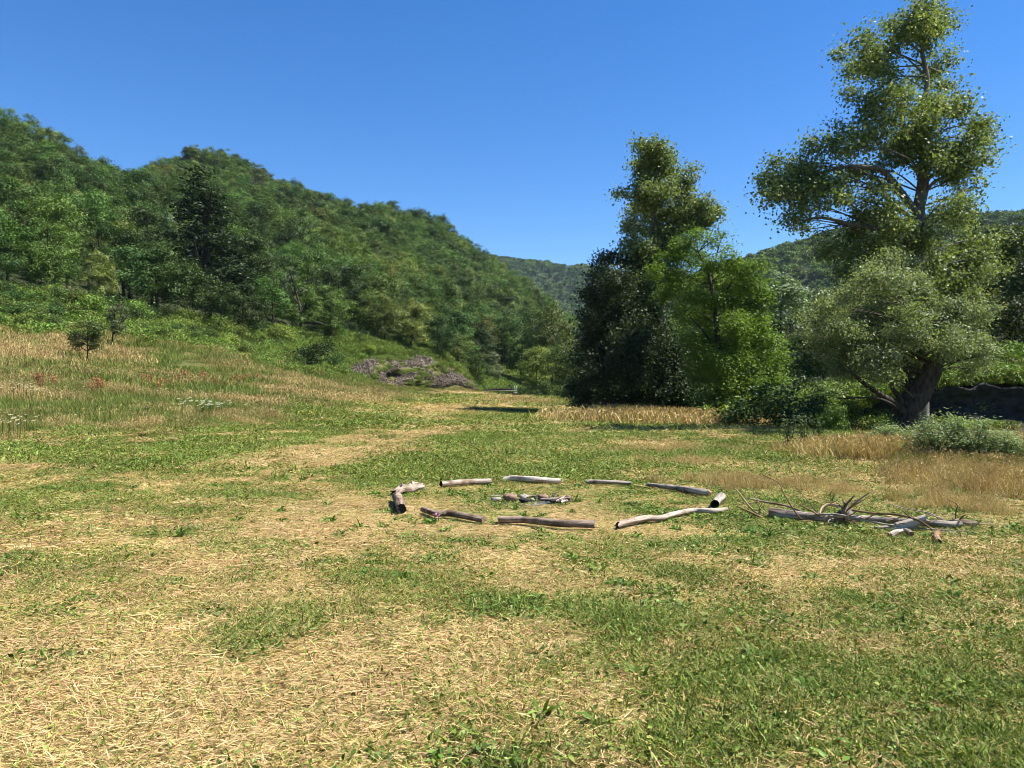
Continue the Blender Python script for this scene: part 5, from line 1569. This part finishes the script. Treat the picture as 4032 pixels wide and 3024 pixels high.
log('branch', 'thick broken reddish branch stub in front of the wood pile', 'branch', p_, r_, M_BRN, ends=('cut', 'dark'), seed=27, rough=0.25, jag=1.5, group=PG)
def branch(label, pts, rpx, dY, mat, seed, yvar=0.12):
    p_, r_ = hang(c8, pts, rpx, YB + dY, None, yvar, seed)
    rr = np.linspace(1.25, 0.6, len(pts)) * r_
    log('branch', label, 'branch', p_, rr, mat, ends=('cut', 'cut'), seed=seed, k=7, n=30, rough=0.12, group=PG)
branch('pale tan branch arching like a hook over the left log', [(845, 322), (800, 313), (755, 312), (718, 335), (705, 375)], 1.3, -0.05, M_TAN, 31)
branch('long brown branch bowing over the white log to a pale tip', [(940, 350), (1100, 375), (1250, 382), (1400, 415), (1500, 470), (1540, 515), (1480, 568)], 0.95, -0.3, M_BRN, 32, 0.05)
branch('pale tip of the bowing brown branch, barked off', [(1542, 512), (1515, 545), (1478, 570)], 1.25, -0.42, M_TAN, 33, 0.02)
branch('long straight grey pole lying along the front of the wood pile', [(615, 392), (740, 382), (850, 386), (1000, 420), (1100, 440), (1300, 475), (1500, 490), (1700, 502), (1990, 525)], 1.0, -0.3, M_LOGG, 34, 0.03)
branch('tan stick rising at the far left of the wood pile', [(290, 425), (200, 340), (110, 225), (75, 185)], 0.95, 0.0, M_TAN, 35)
branch('thick dark stick low at the left of the wood pile', [(290, 415), (180, 360), (100, 325)], 1.2, -0.15, M_BRN, 36)
branch('long stick slanting down to the left end of the big log', [(590, 370), (460, 320), (300, 290), (190, 265)], 1.1, 0.15, M_LOGB, 37)
branch('tallest thin branch curving up over the left log', [(615, 455), (560, 410), (500, 330), (440, 230), (400, 150), (290, 95)], 0.75, -0.1, M_BRN, 38, 0.25)
branch('thin upright twig left of the big log', [(360, 445), (270, 340), (240, 260), (180, 145)], 0.5, -0.05, M_TAN, 39)
branch('thin straight twig leaning right behind the left log', [(690, 375), (600, 265), (525, 180)], 0.45, 0.2, M_LOGB, 40)
branch('level thin twig pointing left from the wood pile', [(270, 290), (170, 302), (70, 310)], 0.55, 0.05, M_BRN, 41)
branch('thin grey stick arching behind the right half of the wood pile', [(1605, 445), (1560, 400), (1500, 370), (1330, 340), (1240, 310)], 0.6, 0.2, M_LOGG, 42)
branch('upright forked twig near the right end of the wood pile', [(1700, 435), (1705, 370), (1712, 310), (1640, 270)], 0.6, 0.05, M_BRN, 43)
branch('short curved twig above the rotten stub', [(1735, 418), (1760, 395), (1792, 385)], 0.7, 0.0, M_BRN, 44)
branch('thin tan twig reaching out from the right end of the pile', [(1830, 450), (1900, 453), (1990, 455)], 0.6, 0.0, M_TAN, 45)
branch('pale twig on the grass under the right end of the pile', [(1640, 505), (1730, 532), (1815, 555)], 0.7, -0.35, M_LOGW, 46)
branch('pale twig along the lower right edge of the pile', [(1750, 500), (1850, 515), (1960, 522)], 0.6, -0.2, M_LOGW, 47)
branch('thin dark twig on the grass at the far left', [(100, 405), (170, 430), (250, 510)], 0.4, -0.3, M_BRN, 48)
for q in range(22):
    u0 = R.uniform(560, 1800); u1 = u0 + R.choice((-1, 1)) * R.uniform(70, 260)
    v0 = 400 + (u0 - 600) * 0.06 + R.uniform(-10, 40); v1 = v0 - R.uniform(0, 130) * (1 if q % 3 else 0.4)
    branch('thin dry twig tangled among the logs of the wood pile', [(u0, v0), ((u0 + u1) / 2 + R.uniform(-15, 15), (v0 + v1) / 2 + R.uniform(-22, 12)), (u1, v1)], R.uniform(0.5, 0.85), R.uniform(-0.3, 0.05), R.choice((M_BRN, M_LOGG, M_TAN, M_LOGB)), 200 + q)
# the root crown: one tangled thing
rc = at(*c8(885, 400), YB - 0.1)
ro = empty('root_crown', (rc[0], rc[1], h1(rc[0], rc[1])))
tag(ro, 'tangled root crown with spiky roots sitting on the left log', 'roots', PG)
rbase = np.array(ro.location)
roots = [([(885, 400), (880, 350), (900, 310), (955, 245)], 1.6), ([(890, 370), (940, 320), (1000, 270), (1065, 226)], 1.3), ([(880, 380), (930, 330), (985, 300), (1050, 262)], 0.7), ([(880, 360), (850, 310), (815, 282)], 0.7),
         ([(885, 340), (890, 300), (875, 290)], 1.5), ([(885, 420), (960, 450), (1040, 500), (1125, 532)], 1.2), ([(880, 420), (850, 450), (830, 490), (900, 530)], 1.0), ([(870, 410), (800, 395), (748, 400), (738, 480)], 1.1),
         ([(880, 410), (900, 460), (880, 500)], 0.9), ([(890, 400), (960, 395), (1000, 385)], 0.8), ([(880, 395), (935, 385), (985, 350), (1000, 330)], 0.6), ([(870, 430), (860, 470), (870, 510)], 0.7), ([(890, 430), (980, 470), (1060, 515)], 0.6),
         ([(860, 400), (780, 420), (760, 450)], 0.7), ([(900, 420), (960, 440), (990, 480)], 0.7)]
for i, (pp, rp_) in enumerate(roots):
    p_, r_ = hang(c8, pp, rp_, YB - 0.12 - 0.03 * (i % 4), None, 0.1, 60 + i)
    q = smooth_path(p_, 12)
    m2, _ = uvw_tube('root', local(q, rbase), np.linspace(1.2, 0.45, 12) * r_[0], 7, lambda s, a: 1 + 0.15 * np.sin(3 * a + 20 * s), i)
    obj('root', m2, (M_LOGB, M_LOGG, M_BRN, M_LOGP)[i % 4], ro)
px, py = c8(885, 405)
kk = np.random.default_rng(5)
thu = np.linspace(0, 2 * np.pi, 14, endpoint=False)[None, :]; phv = np.linspace(0.05, np.pi - 0.05, 9)[:, None]
d = np.stack([np.sin(phv) * np.cos(thu), np.sin(phv) * np.sin(thu), np.cos(phv) + 0 * thu], -1) * (0.75 + 0.6 * kk.random((9, 14, 1))) * np.array([0.085, 0.08, 0.11])
d = d + (local(at(px, py, YB - 0.12), rbase))
i = (np.arange(8)[:, None] * 14); j = np.arange(14)[None, :]
obj('root_ball', mesh_np('root_ball', d.reshape(-1, 3), np.stack([i + j, i + 14 + j, i + 14 + (j + 1) % 14, i + (j + 1) % 14], -1).reshape(-1, 4)), M_BARKG, ro)

# ------------------------------------------------------------------ farm implement and green post at the meadow end
YI = 112.0
ib = np.array(at(500, 396.5, YI)); ib[2] = h1(ib[0], YI)
M_RUST = flat_mat('rusty_iron', (0.035, 0.024, 0.018), 0.8, 0.2, 0.5, 8, 0.3)
M_GPOST = flat_mat('green_paint', (0.09, 0.2, 0.12), 0.6, 0, 0.3, 6, 0.2)
def box(mb, c, s, rx=0.0):
    x, y, z = np.array(s) / 2
    v = np.array([(-x, -y, -z), (x, -y, -z), (x, y, -z), (-x, y, -z), (-x, -y, z), (x, -y, z), (x, y, z), (-x, y, z)], float)
    if rx:
        ca, sa = math.cos(rx), math.sin(rx)
        v = np.stack([v[:, 0] * ca - v[:, 2] * sa, v[:, 1], v[:, 0] * sa + v[:, 2] * ca], -1)
    mb.add(v + np.array(c), [(0, 3, 2, 1), (4, 5, 6, 7), (0, 1, 5, 4), (1, 2, 6, 5), (2, 3, 7, 6), (3, 0, 4, 7)])
im = empty('farm_implement', ib); tag(im, 'rusty farm implement with a toothed bar parked at the far end of the meadow', 'implement')
zb = 1.05
mb = MB(); box(mb, (0, 0, zb), (5.0, 0.1, 0.08)); box(mb, (0, 0.9, zb + 0.03), (5.0, 0.1, 0.08)); obj('bar', mb.mesh('bar'), M_STN, im)
for x_ in np.linspace(-1.6, 2.4, 19):
    mb = MB(); box(mb, (x_, 0.02, zb + 0.18 + 0.06 * R.random()), (0.13, 0.13, 0.24 + 0.1 * R.random()), R.uniform(-.15, .15)); obj('tooth', mb.mesh('tooth'), M_RUST, im)
for x_ in (-1.3, -0.2, 0.9, 1.3, 2.2):
    mb = MB(); box(mb, (x_, 0.1, zb * 0.5), (0.12, 0.12, zb - 0.1), R.uniform(-.25, .25)); box(mb, (x_ + 0.1, 0.1, 0.25), (0.4, 0.15, 0.35), 0.3); obj('tine', mb.mesh('tine'), M_RUST, im)
mb = MB(); box(mb, (-2.2, 0.05, zb + 0.35), (0.14, 0.14, 1.1), 0.7); obj('drawbar', mb.mesh('drawbar'), M_RUST, im)
mb = MB(); box(mb, (0.7, 0.5, zb + 0.12), (3.0, 0.5, 0.22)); obj('frame', mb.mesh('frame'), M_RUST, im)
pb = np.array(at(507, 397, YI)) ; pb[0] += 1.2; pb[2] = h1(pb[0], YI)
po = empty('post', pb); tag(po, 'pale green double post beside the farm implement', 'post')
for x_ in (-0.14, 0.14):
    mb = MB(); box(mb, (x_, 0, 0.9), (0.1, 0.1, 1.9)); obj('upright', mb.mesh('upright'), M_GPOST, po)
mb = MB(); box(mb, (0, 0.0, 0.75), (0.6, 0.06, 0.16)); obj('cross_piece', mb.mesh('cross_piece'), M_STG, po)

# ------------------------------------------------------------------ feathery bush and tall weeds on the right
def feathery(px, Y, hgt, wid, label, cols, n, seed):
    loc = np.array(on(px, Y, -0.02))
    t = empty('feathery_bush', loc); tag(t, label, 'bush')
    r = np.random.default_rng(seed)
    mb = MB(); PP = []; NN = []
    for k in range(34):
        a = r.random() * 6.283; q = r.random() ** 0.6
        tip = np.array([math.cos(a) * q * wid * 0.5, math.sin(a) * q * wid * 0.4, hgt * (1.0 - 0.55 * q * q) * (0.75 + 0.3 * r.random())])
        pth = smooth_path([(tip[0] * 0.25, tip[1] * 0.25, 0), tip * (0.6, 0.6, 0.65), tip], 12)
        v, f = tube(pth, np.linspace(0.012, 0.003, 12), 4); mb.add(v, f)
        for j in range(3, 12):
            for sgn in (-1, 1):
                for w in range(7):
                    d = np.array([r.normal(), r.normal(), 0.2 + 0.3 * r.random()]); d /= np.linalg.norm(d)
                    PP.append(pth[j] + d * r.random() * 0.26); NN.append((r.normal() * 0.4, r.normal() * 0.4, 1.0))
    obj('stems', mb.mesh('stems'), M_BARK, t)
    PP = np.array(PP); NN = np.array(NN)
    v, f = leaf_quads(PP, NN, r.uniform(0.05, 0.1, len(PP)), 0.32, r)
    v[:, 2] = np.maximum(v[:, 2], 0.02)
    cols = np.asarray(cols); c = cols[r.integers(len(cols), size=len(PP))] * r.uniform(0.75, 1.25, (len(PP), 1))
    o_ = obj('leaves', mesh_np('leaves', v, f, np.repeat(c, 4, 0)), M_SOFT, t); o_['kind'] = 'stuff'
FC = [(0.17, 0.23, 0.11), (0.21, 0.28, 0.14), (0.13, 0.185, 0.085), (0.25, 0.31, 0.18)]
feathery(935, 16.4, 1.12, 1.5, 'feathery grey-green bush right of the willow, left half', FC, 0, 1)
feathery(970, 16.2, 1.08, 1.5, 'feathery grey-green bush right of the willow, right half', FC, 0, 2)
feathery(1003, 15.8, 0.8, 1.1, 'low feathery grey-green bush at the right picture edge', FC, 0, 3)
feathery(890, 18.5, 0.7, 1.0, 'small feathery grey-green bush at the foot of the willow', FC, 0, 4)

def tall_weed(px, Y, hgt, label, cols, seed, wid=0.3, name='tall_weed', stalks=4, group=None):
    loc = np.array(on(px, Y, -0.02))
    t = empty(name, loc); tag(t, label, 'weed', group)
    r = np.random.default_rng(seed); mb = MB(); lf = MB()
    for k in range(stalks):
        a = r.random() * 6.283
        tip = np.array([math.cos(a) * wid * 0.5, math.sin(a) * wid * 0.5, hgt * (0.75 + 0.3 * r.random())])
        pth = smooth_path([(tip[0] * 0.2, tip[1] * 0.2, 0), tip * (0.5, 0.5, 0.5), tip], 10)
        v, f = tube(pth, np.linspace(0.01, 0.004, 10), 4); mb.add(v, f)
        m = 60
        q = pth[r.integers(1, 10, m)] + r.normal(size=(m, 3)) * np.array([0.045, 0.045, 0.03])
        nr = r.normal(size=(m, 3)); nr[:, 2] += 0.5
        v, f = leaf_quads(q, nr, r.uniform(0.05, 0.11, m), 0.4, r)
        c = np.asarray(cols)[r.integers(len(cols), size=m)] * r.uniform(0.75, 1.25, (m, 1)); lf.add(v, f, np.repeat(c, 4, 0))
    obj('stalk', mb.mesh('stalk'), M_BARK, t)
    o_ = obj('leaves', lf.mesh('leaves'), M_GRASS, t); o_['kind'] = 'stuff'
    return t
WC = [(0.09, 0.14, 0.05), (0.12, 0.17, 0.065), (0.07, 0.11, 0.04)]
tall_weed(790, 20.0, 0.85, 'upright leafy weed at the shade edge, leftmost of three', WC, 1, 0.35, stalks=6)
tall_weed(804, 20.2, 0.95, 'upright leafy weed at the shade edge, tallest in the middle of three', WC, 2, 0.3, stalks=5)
tall_weed(816, 20.0, 0.75, 'upright leafy weed at the shade edge, rightmost of three', WC, 3, 0.28, stalks=4)

# rusty red dock stalks on the left meadow
RD = [(0.3, 0.14, 0.065), (0.36, 0.17, 0.08), (0.24, 0.11, 0.05)]
d0 = tall_weed(160, 38, 0.75, 'rust-red dock stalk standing in the tall grass of the left meadow', RD, 9, 0.3, 'dock_plant', 4, 'red dock stalks on the left meadow')
for q in range(22):
    zx, zy, sx_, sy_ = R.choice(((190, 388, 45, 5), (165, 385, 40, 6), (45, 388, 18, 5), (90, 392, 35, 4), (240, 385, 40, 4)))
    g_ = ground_pt(zx + R.gauss(0, 1) * sx_ * 0.6, zy + R.gauss(0, 1) * sy_ * 0.6)
    c_ = copy_tree(d0); c_.location = (g_[0], g_[1], g_[2] - 0.02); c_.rotation_euler = (0, 0, R.random() * 6.28)
    s_ = R.uniform(0.7, 1.2); c_.scale = (s_, s_, s_)

# white daisies and a few pink flowers
def flowers(name, label, spots, c1, size, hgt):
    mb = MB(); r = np.random.default_rng(77)
    for px, py, rx, ry, n_ in spots:
        c0 = ground_pt(px, py)
        for _ in range(n_):
            x = c0[0] + r.normal() * rx / F * c0[1]; y = c0[1] + r.normal() * ry
            z = h1(x, y) + hgt * r.uniform(0.8, 1.25) * (1.0 if y > 14 else 0.3)
            s_ = size * r.uniform(0.7, 1.2)
            a = np.linspace(0, 2 * np.pi, 8, endpoint=False)
            ring = np.stack([np.cos(a) * s_, np.sin(a) * s_ * 0.9, 0.25 * s_ * np.sin(a * 2) + 0.3 * s_ * np.cos(a)], -1) + (x, y, z)
            mb.add(ring, [(0, 1, 2, 3), (0, 3, 4, 7), (4, 5, 6, 7)], c1)
            st = np.array([(x - .006, y, z - hgt * 0.8), (x + .006, y, z - hgt * 0.8), (x + .006, y, z), (x - .006, y, z)])
            mb.add(st, [(0, 1, 2, 3)], (0.1, 0.14, 0.04))
    o_ = obj(name, mb.mesh(name), M_GRASS); tag(o_, label, 'flowers', kind='stuff')
flowers('daisies', 'white daisies blooming in loose patches on the left meadow',
        [(18, 400, 9, 0.8, 16), (30, 402, 8, 0.7, 12), (208, 417, 13, 0.5, 44), (195, 416, 12, 0.5, 14), (12, 444, 10, 0.4, 12), (10, 438, 6, 0.3, 6), (360, 405, 40, 3, 20), (455, 406, 20, 4, 12), (60, 350, 40, 4, 14), (130, 380, 60, 4, 14), (300, 400, 40, 3, 12)], (0.85, 0.85, 0.8), 0.05, 0.5)
flowers('pink_flowers', 'few pink flowers in the left meadow and by the logs', [(146, 418, 3, 0.15, 12), (437, 524, 2, 0.05, 4)], (0.5, 0.22, 0.4), 0.028, 0.3)

# ------------------------------------------------------------------ the air of the valley
def haze():
    m, nt, out = new_mat('valley_air')
    pv = nt.nodes.new('ShaderNodeVolumePrincipled')
    pv.inputs['Color'].default_value = (0.62, 0.78, 1.0, 1)
    pv.inputs['Density'].default_value = 0.00005
    pv.inputs['Anisotropy'].default_value = 0.0
    nt.links.new(pv.outputs[0], out.inputs['Volume'])
    x0, x1, y0, y1, z0, z1 = -2200, 2200, -200, 2400, -8, 330
    v = [(x0, y0, z0), (x1, y0, z0), (x1, y1, z0), (x0, y1, z0), (x0, y0, z1), (x1, y0, z1), (x1, y1, z1), (x0, y1, z1)]
    f = [(0, 3, 2, 1), (4, 5, 6, 7), (0, 1, 5, 4), (1, 2, 6, 5), (2, 3, 7, 6), (3, 0, 4, 7)]
    o = obj('haze', mesh_np('haze', v, f), m)
    tag(o, 'thin blue haze filling the valley air', kind='stuff')
haze()
